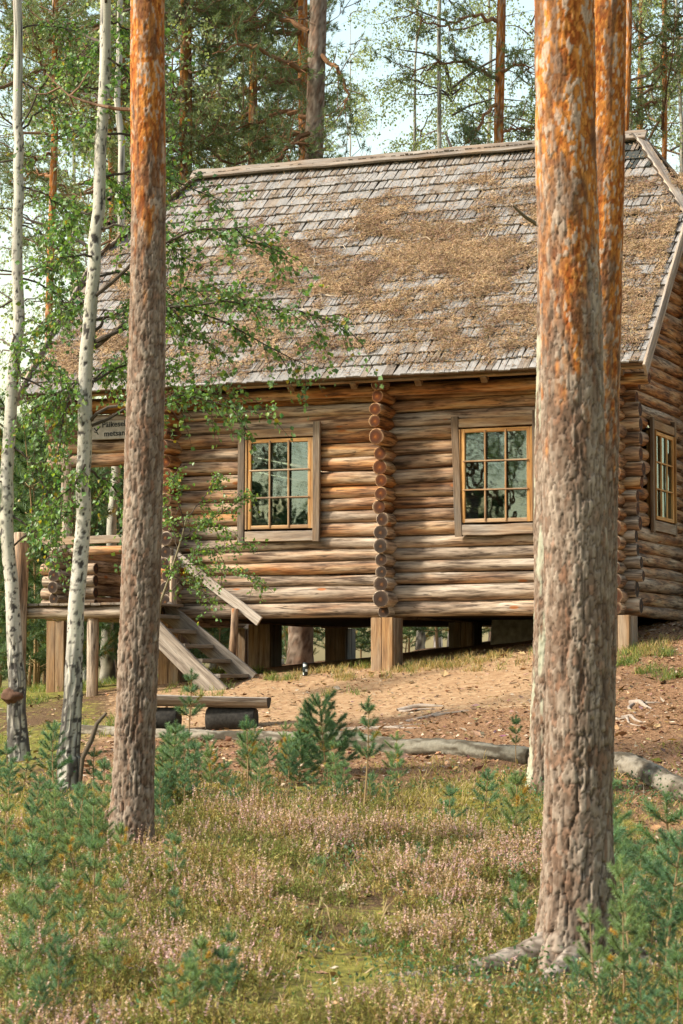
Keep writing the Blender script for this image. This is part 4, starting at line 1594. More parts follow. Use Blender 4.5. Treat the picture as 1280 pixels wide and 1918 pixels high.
def path_from_px(base, d, knots):
    """(px, py) knots of a trunk's axis -> (z, dx, dy) at one distance"""
    out = []
    for (px, py) in knots:
        P = at(px, py, d)
        out.append((P[2] - base[2], P[0] - base[0], P[1] - base[1]))
    out.sort()
    z0, x0, y0 = out[0]
    if z0 > -.4:
        out.insert(0, (-.4, x0, y0))
    zl, xl, yl = out[-1]
    out.append((zl + 12, xl, yl))
    return out


def near_pine(px, py, knots, dia, zt, nth, dz, zf, seed, label, H=18, crown=None, **kw):
    b = ground_hit(px, py)
    root = empty('pine_tree', b)
    tag(root, label, 'pine tree')
    me = pine_trunk_mesh(path_from_px(b, b[1], knots), dia / 2, H, zt, nth, zsamples(zf, dz, H), seed, **kw)
    obj('trunk', me, root)
    if crown is not None:
        c = obj('crown', PC[crown], root)
        z, x, y = path_from_px(b, b[1], knots)[-1]
        c.location = (x, y, 2.0)
        c.rotation_euler = (0, 0, seed)
    return root, b


big, bb = near_pine(1082, 1812, [(1080, 1812), (1082, 1500), (1083, 1200), (1078, 900), (1072, 600), (1060, 300), (1057, 0)], .36, 3.55, 150, .0085, 5.6, 31,
                    'thickest pine, rooted in the heather in front of the other two trunks', crown=3, H=19, flare=.62, depth=.020, cell=(.029, .095))
# surface roots of the big pine
for (dx, dy, L, r0) in ((-1.0, -.32, .95, .065), (-.45, -1.0, .5, .065), (.9, -.3, .45, .05), (.25, -1, .35, .05)):
    n = 40
    t = np.linspace(0, 1, n)
    d = norm(np.array([dx, dy]))
    x = bb[0] + d[0] * (.12 + t * L) + .04 * np.sin(t * 5)
    y = bb[1] + d[1] * (.12 + t * L) + .03 * np.sin(t * 4)
    z = terrain(x, y) + r0 * (.75 - 1.2 * t) + .10 * (1 - t) ** 3
    V, F = tube(np.stack([x, y, z], -1) - bb, r0 * (1.25 - t * .85) * (1 + .35 * (fbm(t * 14, dx, dy, 3) - .5)), 18)
    g = Geo()
    nz = fbm(V[:, 0] * 34, V[:, 1] * 34, V[:, 2] * 34, 5, 4)
    V = V + (nz - .5)[:, None] * .03 * np.array([.4, .4, 1])
    g.add(V, F, lerp3((.07, .05, .035), (.36, .30, .24), sstep(.3, .7, nz)))
    g.build('root', M_BARK, big, True)
b2 = near_pine(1108, 1622, [(1103, 1622), (1108, 1300), (1115, 1000), (1123, 700), (1136, 300), (1140, 0)], .325, 3.3, 100, .013, 6.3, 47,
               'orange-barked pine close behind the thickest trunk', crown=0, H=18, flare=.3)[0]
# dead knot on its orange bark
near_pine(1030, 1482, [(1030, 1482), (1034, 1200), (1038, 900), (1040, 600), (1042, 300), (1044, 0)], .335, 8.5, 90, .016, 7.2, 59,
          'grey lichen-dusted pine trunk at the left behind the thickest pine', crown=1, H=19, flare=.3, lichen=.75)
lp, lb = near_pine(247, 1600, [(247, 1600), (252, 1400), (262, 1150), (270, 900), (275, 650), (277, 400), (277, 0)], .285, 4.75, 108, .0115, 6.8, 73,
                   'single straight pine standing in front of the stairs', crown=2, H=18, flare=.28)
# short dead branch stub on the grey pine
g = Geo()
p0, p1 = at(1003, 418, 19.6), at(962, 386, 19.5)
V, F = tube(np.stack([p0 + [.06, 0, -.03], p0, (p0 + p1) / 2 + [0, 0, -.015], p1]) - np.array(lp.location), [.02, .018, .014, .009], 7)
gp = [o for o in bpy.data.objects if o.name.startswith('pine_tree') and 'lichen' in o.get('label', '')][0]
V = V + np.array(lp.location) - np.array(gp.location)
g.add(V, F, (.16, .13, .08))
g.build('branch_stub', M_TWIG, gp, True)

# ------------------------------------------------------------------ foreground birches with leafy sprays


class Spray:
    def __init__(self, seed):
        self.r = np.random.default_rng(seed)
        self.g = Geo()
        self.P, self.D = [], []

    def branch(self, a, b, r0=.014, sag=.10, twigs=16, tl=.42, leaf=11, t0=.25, curve=.12):
        r_ = self.r
        a, b = np.asarray(a, float), np.asarray(b, float)
        L = np.linalg.norm(b - a)
        n = 12
        t = np.linspace(0, 1, n)
        side = r_.normal(size=3) * curve * L
        side[2] = abs(side[2]) * .6
        P = a + (b - a) * t[:, None] + side * (np.sin(np.pi * t))[:, None] + np.array([0, 0, 1]) * (sag * L * (np.sin(np.pi * t) * .8))[:, None]
        P += r_.normal(0, .012 * L, (n, 3)) * (t > 0)[:, None]
        V, F = tube(P, np.linspace(r0, .003, n), 6)
        self.g.add(V, F, np.array([.075, .06, .045]), 0)
        for k in range(twigs):
            f = t0 + (1 - t0) * (k + r_.random()) / twigs
            q = P[0] * 0
            i = min(n - 2, int(f * (n - 1)))
            q = P[i] + (P[i + 1] - P[i]) * (f * (n - 1) - i)
            fw = norm(P[i + 1] - P[i])
            d = norm(fw * .9 + r_.normal(size=3) * .75 + [0, 0, -.15]) * tl * r_.uniform(.45, 1.15)
            e = q + d + [0, 0, -.28 * np.linalg.norm(d)]
            m = q + d * .5 + [0, 0, .02]
            V, F = tube(np.stack([q, m, e]), [.004, .003, .0015], 4)
            self.g.add(V, F, (.085, .055, .04), 0)
            nl = max(4, int(1.9 * leaf * np.linalg.norm(d) / tl))
            s = r_.random(nl)[:, None]
            lp_ = q * (1 - s) ** 2 + 2 * m * s * (1 - s) + e * s ** 2
            self.P.append(lp_ + r_.normal(0, .025, (nl, 3)))
            self.D.append(norm(norm(d) * .5 + r_.normal(size=(nl, 3)) * .7 + [0, 0, -.55]))

    def done(self, name, parent, size=.050, base=(.135, .235, .075)):
        r_ = self.r
        P, D = np.concatenate(self.P), np.concatenate(self.D)
        n = len(P)
        D = D * r_.uniform(.6, 1.2, (n, 1)) * size
        Nn = norm(r_.normal(size=(n, 3)) + [-.3, -.3, .6])
        c = np.array(base) * r_.uniform(.55, 1.35, (n, 1)) + r_.normal(0, .012, (n, 3))
        yel = r_.random((n, 1))
        c = np.where(yel < .025, np.array([.40, .30, .04]), c)
        c = np.where((yel > .03) & (yel < .15), c * np.array([1.55, 1.35, .9]), c)
        V, F, c = leaves(P, D, Nn, .43, np.clip(c, .01, 1), .3)
        self.g.add(V - np.array(parent.location), F, c, 1)
        for q in range(len(self.g.V) - 1):
            self.g.V[q] = self.g.V[q] - np.array(parent.location)
        return self.g.build(name, [M_TWIG, M_LEAF], parent)


def birch(px, py, knots, dia, seed, label, branches, H=15, blackbase=1.1):
    b = ground_hit(px, py)
    d = b[1]
    root = empty('birch_tree', b)
    tag(root, label, 'birch tree')
    pth = path_from_px(b, d, knots)
    zz = zsamples(6.8, .014, H, .3)
    obj('trunk', birch_trunk_mesh(pth, dia / 2, H, 44, zz, seed, blackbase), root)
    sp = Spray(seed)
    r_ = random.Random(seed)
    for (x0, y0, x1, y1, dd, tw, tl) in branches:
        sp.branch(at(x0, y0, d), at(x1, y1, d + dd), .010 + .006 * math.hypot(x1 - x0, y1 - y0) / 300, sag=.06, twigs=tw, tl=tl)
    # upper crown above the picture
    for k in range(26):
        z = r_.uniform(6.5, H - 1)
        az = r_.uniform(0, 6.28)
        a = np.array([np.interp(z, [p[0] for p in pth], [p[1] for p in pth]), pth[-1][2], z]) + b
        L = r_.uniform(.8, 1.9) * (1.2 - z / H * .8)
        sp.branch(a, a + np.array([math.cos(az) * L, math.sin(az) * L, r_.uniform(-.1, .7)]), .014, sag=.1, twigs=10, tl=.5, leaf=9)
    sp.done('crown', root)
    return root, b


BR2 = [(172, 560, 530, 470, -.3, 34, .42), (178, 640, 660, 610, -.5, 46, .46), (180, 650, 600, 700, .2, 34, .42), (176, 600, 470, 560, .5, 30, .45),
       (168, 790, 500, 775, -.6, 26, .36), (165, 800, 430, 745, .3, 22, .4), (186, 340, 430, 385, .2, 24, .42), (184, 430, 350, 490, -.3, 26, .42), (190, 250, 330, 340, .6, 22, .45),
       (198, 110, 330, 210, .2, 22, .45), (196, 180, 90, 270, -.3, 20, .42), (200, 60, 110, 130, .3, 18, .42), (200, 40, 300, 90, .5, 20, .45),
       (166, 700, 60, 765, -.3, 18, .42), (160, 880, 250, 985, .3, 18, .4), (160, 860, 75, 960, -.2, 18, .4), (172, 560, 80, 620, .3, 22, .45),
       (180, 480, 95, 520, -.4, 20, .42), (165, 740, 240, 700, .5, 18, .42), (165, 720, 330, 690, .6, 22, .4), (176, 520, 300, 590, .4, 26, .42), (160, 930, 90, 1010, .2, 14, .35),
       (184, 400, 110, 440, .5, 20, .42), (178, 620, 420, 660, -.2, 26, .4), (172, 690, 110, 850, -.4, 16, .4), (190, 300, 260, 420, .9, 22, .45)]
birch(128, 1482, [(126, 1490), (132, 1400), (140, 1290), (149, 1130), (156, 960), (162, 800), (167, 660), (173, 520), (182, 380), (190, 220), (196, 60), (198, 0)], .155, 301,
      'leaning white birch with leafy sprays reaching across the pine', BR2)
BR1 = [(30, 50, 150, 60, .2, 20, .42), (35, 150, 140, 240, -.2, 18, .42), (35, 350, 150, 420, .3, 20, .42), (32, 420, 140, 510, -.3, 22, .42), (34, 520, 130, 600, .2, 20, .42),
       (28, 640, 115, 700, -.2, 20, .4), (20, 700, 120, 830, .3, 20, .42), (22, 830, 100, 960, -.2, 18, .4), (18, 960, 105, 1060, -.3, 12, .3), (30, 100, -80, 180, .2, 16, .45),
       (32, 300, -80, 360, 0, 16, .45), (30, 560, -70, 640, 0, 18, .45), (20, 760, -60, 820, 0, 16, .45), (18, 900, -50, 930, 0, 14, .4), (25, 620, 60, 800, -.5, 16, .4), (15, 1030, 95, 1000, -.4, 8, .25)]
b1, b1b = birch(36, 1425, [(36, 1430), (32, 1340), (27, 1200), (18, 1050), (15, 960), (22, 800), (31, 660), (33, 480), (31, 300), (30, 0)], .165, 307,
                'white birch at the left edge with a round dark burl near its foot', BR1)
# burl
th, ph = np.meshgrid(np.linspace(0, 2 * np.pi, 28, endpoint=False), np.linspace(.05, np.pi - .05, 18))
n3 = np.stack([np.sin(ph) * np.cos(th), np.sin(ph) * np.sin(th), np.cos(ph)], -1)
rr = .095 * (1 + .7 * (fbm(n3[..., 0] * 3, n3[..., 1] * 3, n3[..., 2] * 3, 4) - .5))
V = n3 * rr[..., None] * np.array([1.15, 1.0, .9])
i = np.arange(17)[:, None] * 28
j = np.arange(28)[None]
F = np.stack([i + j, i + (j + 1) % 28, i + 28 + (j + 1) % 28, i + 28 + j], -1).reshape(-1, 4)
nz = fbm(n3[..., 0] * 6, n3[..., 1] * 6, n3[..., 2] * 6, 9)
o = obj('burl', mesh('burl', V.reshape(-1, 3), F, M_BARK, lerp3((.05, .03, .02), (.17, .09, .055), nz).reshape(-1, 3), True), b1)
o.location = at(23, 1304, b1b[1] - .04) - b1b

# young birch rising beside the stairs
yb = ground_hit(296, 1330)
ybo = empty('birch_sapling', yb)
tag(ybo, 'thin young birch with drooping leaves in front of the stair handrail', 'birch sapling')
sp = Spray(77)
d = yb[1]
stem = [at(290, 1330, d), at(292, 1230, d), at(300, 1130, d), at(318, 1080, d), at(340, 1010, d), at(352, 960, d)]
V, F = tube(np.array(stem) - yb, [.022, .02, .017, .014, .010, .005], 8)
g = Geo()
g.add(V, F, (.20, .17, .10))
g.build('stem', M_TWIG, ybo, True)
for (x0, y0, x1, y1, dd, tw, tl) in ((305, 1115, 490, 1105, -.3, 24, .26), (330, 1045, 470, 1020, -.2, 22, .28), (340, 1010, 465, 930, .2, 22, .28), (345, 990, 325, 890, .1, 16, .28),
                                     (318, 1080, 400, 1140, -.4, 14, .22), (335, 1030, 300, 930, .2, 14, .26), (338, 1015, 420, 990, .5, 18, .28), (312, 1090, 380, 1060, .3, 14, .24), (350, 970, 400, 890, .1, 14, .25)):
    sp.branch(at(x0, y0, d), at(x1, y1, d + dd), .007, sag=.06, twigs=tw, tl=tl, leaf=8, t0=.15)
sp.done('leafage', ybo, size=.046, base=(.14, .245, .07))

# ------------------------------------------------------------------ forest behind
FT = {}


def far_trunk(key):
    if key not in FT:
        kind, k = key
        r_ = random.Random(k * 7 + 1)
        H = (19, 20, 17, 21)[k % 4] if kind == 'p' else (19, 17, 22)[k % 3]
        lx, ly = r_.uniform(-.25, .25), r_.uniform(-.2, .2)
        pth = [(-.5, 0, 0), (H * .3, lx, ly), (H * .6, lx * .4, ly * 1.3), (H, 0, 0)]
        zs = np.concatenate([np.arange(-.5, 3, .12), np.arange(3, H, .3), [H]])
        if kind == 'p':
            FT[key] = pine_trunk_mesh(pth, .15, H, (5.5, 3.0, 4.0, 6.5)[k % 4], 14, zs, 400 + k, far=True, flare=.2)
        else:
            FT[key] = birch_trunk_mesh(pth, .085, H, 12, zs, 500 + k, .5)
    return FT[key]


def far_tree(kind, k, x, y, rz, sc, label, group):
    z = float(terrain(x, y))
    root = empty('pine_tree' if kind == 'p' else 'birch_tree', (x, y, z), rz)
    tag(root, label, 'pine tree' if kind == 'p' else 'birch tree', group)
    root.scale = (sc, sc, sc)
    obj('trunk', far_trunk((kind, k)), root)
    obj('crown', (PC[4] if k >= 20 else PC[k % 4]) if kind == 'p' else BC[k % 3], root)
    return root


def special_pine(px0, pxt, d, dia, zt, k, seed, label, dz=0.0, limbs=(), H=19, crown=True):
    P0, PT = at(px0, 1230, d), at(pxt, 0, d)
    b = np.array([P0[0], d, float(terrain(P0[0], d))])
    root = empty('pine_tree', b, 0)
    tag(root, label, 'pine tree')
    kx = (PT[0] - P0[0]) / (PT[2] - b[2])
    wob = random.Random(seed)
    pth = [(-.5, 0, 0)] + [(z, kx * z + wob.uniform(-.06, .06), wob.uniform(-.06, .06)) for z in (3, 6, 9, 12, 15)] + [(H, kx * H, 0)]
    zs = np.concatenate([np.arange(-.5, 14, .06), np.arange(14, H, .3), [H]])
    obj('trunk', pine_trunk_mesh(pth, dia / 2, H, zt, 30, zs, seed, cell=(.06, .13), flare=.2), root)
    if crown:
        c = obj('crown', PC[k], root)
        c.location = (kx * 11, 0, dz)
        c.rotation_euler = (0, 0, seed * 1.7)
    if limbs:
        r_ = np.random.default_rng(seed)
        g = Geo()
        TP, TD = [], []
        for (pts, rad) in limbs:
            Q = np.array([at(px, py, d + dd) for (px, py, dd) in pts])
            t = np.linspace(0, 1, len(Q))
            tt = np.linspace(0, 1, 4 * len(Q))
            Q = np.stack([np.interp(tt, t, Q[:, a]) for a in range(3)], -1)
            Q[1:] += r_.normal(0, .03, (len(Q) - 1, 3))
            V, F = tube(Q - b, np.linspace(rad, .008, len(Q)), 6)
            g.add(V, F, np.array([.27, .14, .07]) * r_.uniform(.6, 1.1), 0)
            for q in range(16):
                i = r_.integers(4, len(Q))
                dd = norm(norm(Q[i] - Q[i - 1]) + r_.normal(size=3) * .8) * r_.uniform(.3, .8)
                V, F = tube(np.stack([Q[i - 1], Q[i - 1] + dd * .5 + r_.normal(size=3) * .05, Q[i - 1] + dd]) - b, [.010, .007, .003], 4)
                g.add(V, F, (.24, .12, .06), 0)
                for w in range(7):
                    TP.append(Q[i - 1] + dd * r_.uniform(.4, 1.05) + r_.normal(size=3) * .06 - b)
                    TD.append(norm(dd) + r_.normal(size=3) * .5 + [0, 0, .3])
        TP, TD = np.array(TP), norm(np.array(TD))
        m = 14
        P = np.repeat(TP, m, 0)
        D = norm(np.repeat(TD, m, 0) * .75 + r_.normal(size=(len(P), 3)) * .55) * r_.uniform(.07, .11, (len(P), 1))
        P = P - np.repeat(TD, m, 0) * r_.uniform(0, .12, (len(P), 1))
        c = np.array([.175, .225, .11]) * np.repeat(r_.uniform(.65, 1.3, (len(TP), 1)), m, 0) + r_.normal(0, .01, (len(P), 3))
        V, F, c = needles(P, D, .007, np.clip(c, .01, 1))
        g.add(V, F, c, 1)
        g.build('limb', [M_BARKFAR, M_NEEDLE], root)
    return root


special_pine(563, 592, 38.5, .40, 12.3, 1, 601, 'thick grey-brown pine trunk rising behind the middle of the roof', dz=5.5,
             limbs=[([(575, 130, 0), (540, 120, -.4), (500, 100, -.8), (445, 85, -1.2), (400, 100, -1.5)], .055), ([(580, 245, 0), (540, 280, -.5), (510, 320, -.6), (480, 350, -.4)], .05),
                    ([(600, 105, 0), (635, 130, -.4), (650, 170, -.6), (640, 220, -.6)], .045), ([(590, 270, 0), (560, 268, -.3), (545, 262, -.4)], .05),
                    ([(580, 60, 0), (520, 30, .8), (460, 60, 1.2), (400, 40, 1.5)], .05), ([(585, 215, 0), (540, 210, .8), (480, 230, 1.2), (420, 250, 1.6)], .05)])
special_pine(560, 566, 41, .26, 8.0, 2, 607, 'slimmer pine trunk just left of the thick one behind the roof', dz=5.0,
             limbs=[([(563, 150, 0), (500, 160, -.6), (430, 190, -.9), (370, 180, -1.2)], .05), ([(563, 60, 0), (490, 60, -.3), (420, 30, -.9), (350, 50, -1.0)], .05),
                    ([(563, 250, 0), (500, 260, .4), (440, 300, .6), (390, 290, 1.0)], .05)])
special_pine(930, 937, 41, .225, 2.0, 0, 613, 'slender orange pine above the roof left of the big trunks', dz=4.2,
             limbs=[([(932, 150, 0), (900, 130, -.4), (860, 112, -.7), (800, 125, -1.0), (750, 150, -1.2)], .04), ([(930, 195, 0), (905, 225, -.4), (880, 260, -.6), (868, 275, -.7)], .035),
                    ([(932, 282, 0), (905, 280, -.3), (880, 285, -.5)], .035), ([(932, 40, 0), (880, 30, -.5), (820, 50, -.9), (780, 30, -1.2)], .04), ([(938, 130, 0), (970, 120, -.4), (1010, 135, -.6)], .035),
                    ([(936, 250, 0), (960, 240, .5), (1000, 245, .8)], .035)])
special_pine(1170, 1173, 36, .13, 2.0, 3, 619, 'narrow orange pine edge showing beside the gable peak', dz=1.5)
special_pine(1242, 1240, 44, .13, 2.0, 2, 631, 'thin orange pine beyond the right end of the roof', dz=1.0,
             limbs=[([(1240, 190, 0), (1215, 195, -.4), (1190, 210, -.6), (1180, 200, -.8)], .03), ([(1240, 60, 0), (1210, 70, -.3), (1185, 50, -.5)], .03), ([(1242, 110, 0), (1265, 100, -.3), (1290, 115, -.5)], .03)])
special_pine(93, 101, 39, .155, 1.0, 1, 641, 'slim orange pine between the two white birches', dz=1.0,
             limbs=[([(100, 75, 0), (75, 65, -.3), (40, 60, -.6)], .03), ([(100, 75, 0), (140, 72, -.3), (180, 90, -.5)], .03), ([(97, 290, 0), (70, 295, -.4), (40, 290, -.6)], .03),
                    ([(96, 330, 0), (60, 325, .4), (20, 350, .7)], .03)])
for (pxa, pxb, d, dia, sd_, lb_) in ((205, 207, 46, .16, 651, 'orange pine seen through the porch, leftmost of three'), (222, 226, 48, .17, 653, 'orange pine seen through the porch, in the middle of three'),
                                     (233, 236, 43, .17, 655, 'orange pine seen through the porch against the front pine')):
    special_pine(pxa, pxb, d, dia, 1.0, sd_ % 4, sd_, lb_, dz=.5)

frr = random.Random(91)
placed = []


def free(x, y, dmin):
    return all((x - a) ** 2 + (y - b) ** 2 > dmin * dmin for a, b in placed)


def label_for(kind, x, y):
    px = 640 + FPX * x / y
    if kind == 'p':
        return ('forest pine standing behind the porch end of the cabin' if px < 330 else
                'forest pine standing behind the middle of the shingle roof' if px < 700 else 'forest pine standing behind the gable end of the cabin')
    return ('leafy background birch behind the porch end of the cabin' if px < 330 else
            'leafy background birch behind the middle of the shingle roof' if px < 700 else 'leafy background birch behind the gable end of the cabin')


# leafy birches that fill the sky behind the ridge, then mixed forest
fixed = [('b', 1, 790, 50), ('b', 2, 850, 47), ('b', 0, 925, 53), ('b', 1, 1000, 49), ('b', 2, 1200, 51), ('b', 1, 1265, 47), ('b', 0, 655, 74),
         ('p', 22, 345, 40), ('p', 22, 470, 43), ('b', 2, 400, 52), ('p', 0, 270, 45), ('b', 1, 200, 37), ('b', 0, 30, 60), ('b', 2, 270, 52),
         ('p', 3, 1220, 60), ('b', 2, 120, 62)]
for (kind, k, px, d) in fixed:
    x = (px - 640) / FPX * d
    placed.append((x, d))
    far_tree(kind, k, x, d, frr.uniform(0, 6.28), frr.uniform(.92, 1.08), label_for(kind, x, d), label_for(kind, x, d).replace('forest pine', 'forest pines').replace('birch', 'birches'))
cnt = 0
while cnt < 12:
    d = frr.uniform(52, 105)
    x = frr.uniform(-.165 * d - 3, .165 * d + 3)
    if free(x, d, 3.2) and not 590 < 640 + FPX * x / d < 800 and 640 + FPX * x / d > 120:
        placed.append((x, d))
        kind = 'p' if frr.random() < .55 else 'b'
        far_tree(kind, frr.randrange(12), x, d, frr.uniform(0, 6.28), frr.uniform(.85, 1.12), label_for(kind, x, d), label_for(kind, x, d).replace('forest pine', 'forest pines').replace('birch', 'birches'))
        cnt += 1
# woods to the left of the frame: they close the clearing and mirror in the panes
k_ = 0
while k_ < 15:
    t_, s_ = frr.uniform(33, 66), frr.uniform(-14, 14)
    x, y = 1 - .70 * t_ + .71 * s_, 30 - .71 * t_ - .70 * s_
    if y > 21 or not free(x, y, 3.0):
        continue
    placed.append((x, y))
    kind = 'p' if frr.random() < .65 else 'b'
    far_tree(kind, frr.randrange(12), x, y, frr.uniform(0, 6.28), frr.uniform(.8, 1.05), 'tree of the wood around the clearing beyond the left edge', 'trees around the clearing')
    k_ += 1
# the rest of the wood: behind the viewer and to the right, it takes the low sky away
k_ = 0
while k_ < 34:
    x, y = frr.uniform(-16, 30), frr.uniform(-30, 40)
    if (y > -7 and x < 9 + .12 * max(0, y)) or not free(x, y, 3.2):
        continue
    placed.append((x, y))
    far_tree('p' if frr.random() < .75 else 'b', frr.randrange(12), x, y, frr.uniform(0, 6.28), frr.uniform(.85, 1.05), 'tree of the wood outside the view, behind the viewer or to the right', 'trees around the clearing')
    k_ += 1
# a closer stand added out of view on the right to hold back sky light
k_ = 0
while k_ < 22:
    y = frr.uniform(2, 38)
    x = .1422 * y + frr.uniform(4.5, 12)
    if (24 < y < 40 and x < 9.5) or not free(x, y, 2.3):
        continue
    placed.append((x, y))
    far_tree('p' if frr.random() < .7 else 'b', frr.choice((1, 2, 5, 6, 9, 10)), x, y, frr.uniform(0, 6.28), frr.uniform(.75, 1.0), 'tree of the wood outside the view, behind the viewer or to the right', 'trees around the clearing')
    k_ += 1

# ------------------------------------------------------------------ young pines
M_STEM = mat_vcol('sapling_stem', (60, 60, 20), .3, 0, 0, .85, .15)


def sapling_meshes(seed, h, whorls, bl, nl=.055, per=95, bare=.2, base=(.105, .195, .098), nw=.002, up=.55):
    """stem mesh and needle mesh of a young pine of height h"""
    r_ = np.random.default_rng(seed)
    st, nd = Geo(), Geo()
    k = 9
    t = np.linspace(0, 1, k)
    P = np.stack([.03 * h * np.sin(t * 3 + seed), .03 * h * np.cos(t * 2.3 + seed), t * h], -1)
    P -= P[0]
    V, F = tube(P, np.linspace(.006 + .006 * h, .003, k), 6)
    st.add(V, F, (.30, .20, .10))
    shoots = [(P[-2], P[-1] + [0, 0, .03])]
    for w in range(whorls):
        f = bare + (1 - bare) * (w + .6) / (whorls + .4)
        i = min(k - 2, int(f * (k - 1)))
        a = P[i] + (P[i + 1] - P[i]) * (f * (k - 1) - i)
        nb = r_.integers(4, 7)
        a0 = r_.uniform(0, 6.28)
        for b in range(nb):
            az = a0 + b * 6.28 / nb + r_.normal(0, .25)
            L = bl * (1.15 - f * .8) * r_.uniform(.6, 1.15)
            d = np.array([math.cos(az), math.sin(az), up + .35 * f]) * L
            m = a + d * .5 + [0, 0, -.03 * L]
            e = a + d + [0, 0, .12 * L]
            V, F = tube(np.stack([a, m, e]), [.005, .0035, .002], 4)
            st.add(V, F, (.27, .20, .10))
            shoots.append((a + (m - a) * .45, m))
            shoots.append((m, e))
            if L > .2:
                for q in range(2):
                    s = m + (e - m) * r_.uniform(0, .6)
                    dd = norm(d / L + r_.normal(size=3) * .6 + [0, 0, .25]) * L * .38
                    shoots.append((s, s + dd))
    PP, DD, CC = [], [], []
    for (a, b) in shoots:
        m = int(1.7 * per * min(1.3, np.linalg.norm(b - a) / .09))
        ax = norm(b - a)
        s = r_.random(m)[:, None]
        p = a + (b - a) * s
        d = norm(r_.normal(size=(m, 3))) * .8 + ax * .75
        PP.append(p)
        DD.append(norm(d) * r_.uniform(.7, 1.15, (m, 1)) * nl)
        dry = np.array([2.6, 1.15, .6]) if r_.random() < .05 else np.ones(3)
        CC.append(np.array(base) * dry * r_.uniform(.7, 1.3) * r_.uniform(.75, 1.25, (m, 1)) + r_.normal(0, .01, (m, 3)))
    V, F, c = needles(np.concatenate(PP), np.concatenate(DD), nw, np.clip(np.concatenate(CC), .01, 1))
    nd.add(V, F, c)
    return st.mesh('stem', M_STEM), nd.mesh('foliage', M_NEEDLE)


SAP = {}
for q in range(3):
    bs = ((.165, .265, .13), (.195, .275, .12), (.14, .245, .14))[q]
    SAP['s', q] = (sapling_meshes(700 + q, .34, 2, .13, per=60, base=bs), .34)
    SAP['m', q] = (sapling_meshes(710 + q, .62, 3 + q % 2, .20, per=75, base=bs), .62)
    SAP['t', q] = (sapling_meshes(720 + q, 1.0, 5 - q % 2, .27, per=80, bare=.15 + .08 * q, base=bs), 1.0)
SAP['bush', 0] = (sapling_meshes(731, .85, 8, .42, per=120, bare=.02, up=.35, base=(.15, .245, .125)), .85)
SAP['spind', 0] = (sapling_meshes(733, 1.15, 4, .20, per=75, bare=.45), 1.15)
SAP['spind', 1] = (sapling_meshes(735, .85, 3, .20, per=75, bare=.4), .85)
sapn = {}


def sapling(kind, q, pos, h, rz, label, group=None, name='pine_sapling', cat='pine sapling'):
    (ms, mf), h0 = SAP[kind, q]
    root = empty(name, pos, rz)
    tag(root, label, cat, group)
    s = h / h0
    k = hash3(np.int64(abs(pos[0]) * 991), np.int64(pos[1] * 773), np.int64(3))
    root.rotation_euler = ((k - .5) * .22, (hash3(np.int64(k * 9999), np.int64(5), np.int64(1)) - .5) * .22, rz)
    w = s * (.85 + .4 * k)
    root.scale = (w, w, s)
    obj('stem', ms, root)
    obj('foliage', mf, root)
    return root


def sap_px(kind, q, px, py, top, label, group=None):
    b = ground_hit(px, py)
    h = (py - top) / FPX * b[1]
    return sapling(kind, q, (b[0], b[1], b[2] - .02), h, px * 1.3, label, group)


sap_px('bush', 0, 610, 1452, 1308, 'bushiest young pine, in front of the long mossy log')
sap_px('bush', 0, 560, 1470, 1375, 'second bushy young pine, touching the left side of the bushiest one')
sap_px('spind', 0, 680, 1535, 1308, 'tall spindly pine sapling with bare lower stem right of the bushy one')
sap_px('spind', 1, 463, 1492, 1345, 'pine sapling with forked bare stem in front of the bench end')
sap_px('spind', 0, 352, 1432, 1255, 'thin pine sapling standing against the bench seat')
sap_px('t', 0, 402, 1470, 1372, 'young pine below the bench, left of the forked one')
sap_px('t', 1, 330, 1490, 1385, 'young pine touching the right side of the single straight pine')
sap_px('t', 2, 540, 1490, 1390, 'young pine half hidden at the left foot of the bushiest one')
sap_px('t', 1, 735, 1470, 1370, 'young pine against the left part of the long mossy log')
sap_px('m', 0, 560, 1430, 1350, 'small pine sapling left of the bushiest young pine by the log')
sap_px('t', 0, 62, 1830, 1640, 'blurred tall pine sapling in the lower left corner, nearer the edge')
sap_px('t', 2, 105, 1915, 1745, 'blurred pine sapling at the bottom edge in the lower left')
sap_px('t', 1, 208, 1800, 1640, 'pine sapling in heather below the single straight pine')
sap_px('m', 1, 232, 1660, 1545, 'small pine sapling right at the foot of the single straight pine')
sap_px('m', 2, 330, 1745, 1660, 'small pine sapling amid pink heather, left of centre')
sap_px('t', 0, 1150, 1750, 1545, 'pine sapling growing against the right side of the thickest pine')
sap_px('t', 1, 1190, 1860, 1610, 'tall pine sapling in the lower right corner')
sap_px('t', 2, 1248, 1830, 1560, 'tall pine sapling at the right edge near the bottom')
sap_px('m', 0, 1270, 1915, 1770, 'low pine sapling in the bottom right corner')
sap_px('m', 1, 962, 1585, 1450, 'pine sapling left of the grey lichen-dusted trunk')
sap_px('m', 2, 905, 1530, 1440, 'small pine sapling below the right end of the mossy log')
sap_px('spind', 1, 968, 1440, 1340, 'lone thin seedling standing at the right end of the mossy log')
sap_px('m', 0, 975, 1780, 1640, 'pine sapling left of the root of the thickest pine')
sap_px('m', 1, 1000, 1880, 1790, 'low pine sapling by the long root of the thickest pine')
sap_px('m', 2, 1075, 1905, 1800, 'pine sapling in front of the foot of the thickest pine')
sap_px('s', 0, 690, 1790, 1730, 'tiny pine seedling in heather near the bottom centre')
sap_px('s', 1, 600, 1660, 1600, 'tiny pine seedling in the middle of the heather')
sap_px('m', 0, 420, 1910, 1810, 'low pine sapling at the bottom edge left of centre')
sap_px('m', 2, 850, 1560, 1470, 'small pine sapling in the open heather below the log')
sap_px('s', 2, 790, 1640, 1580, 'tiny pine seedling in the heather right of centre')
lgrp = 'pine saplings thronging below the birches'
lr = random.Random(5)
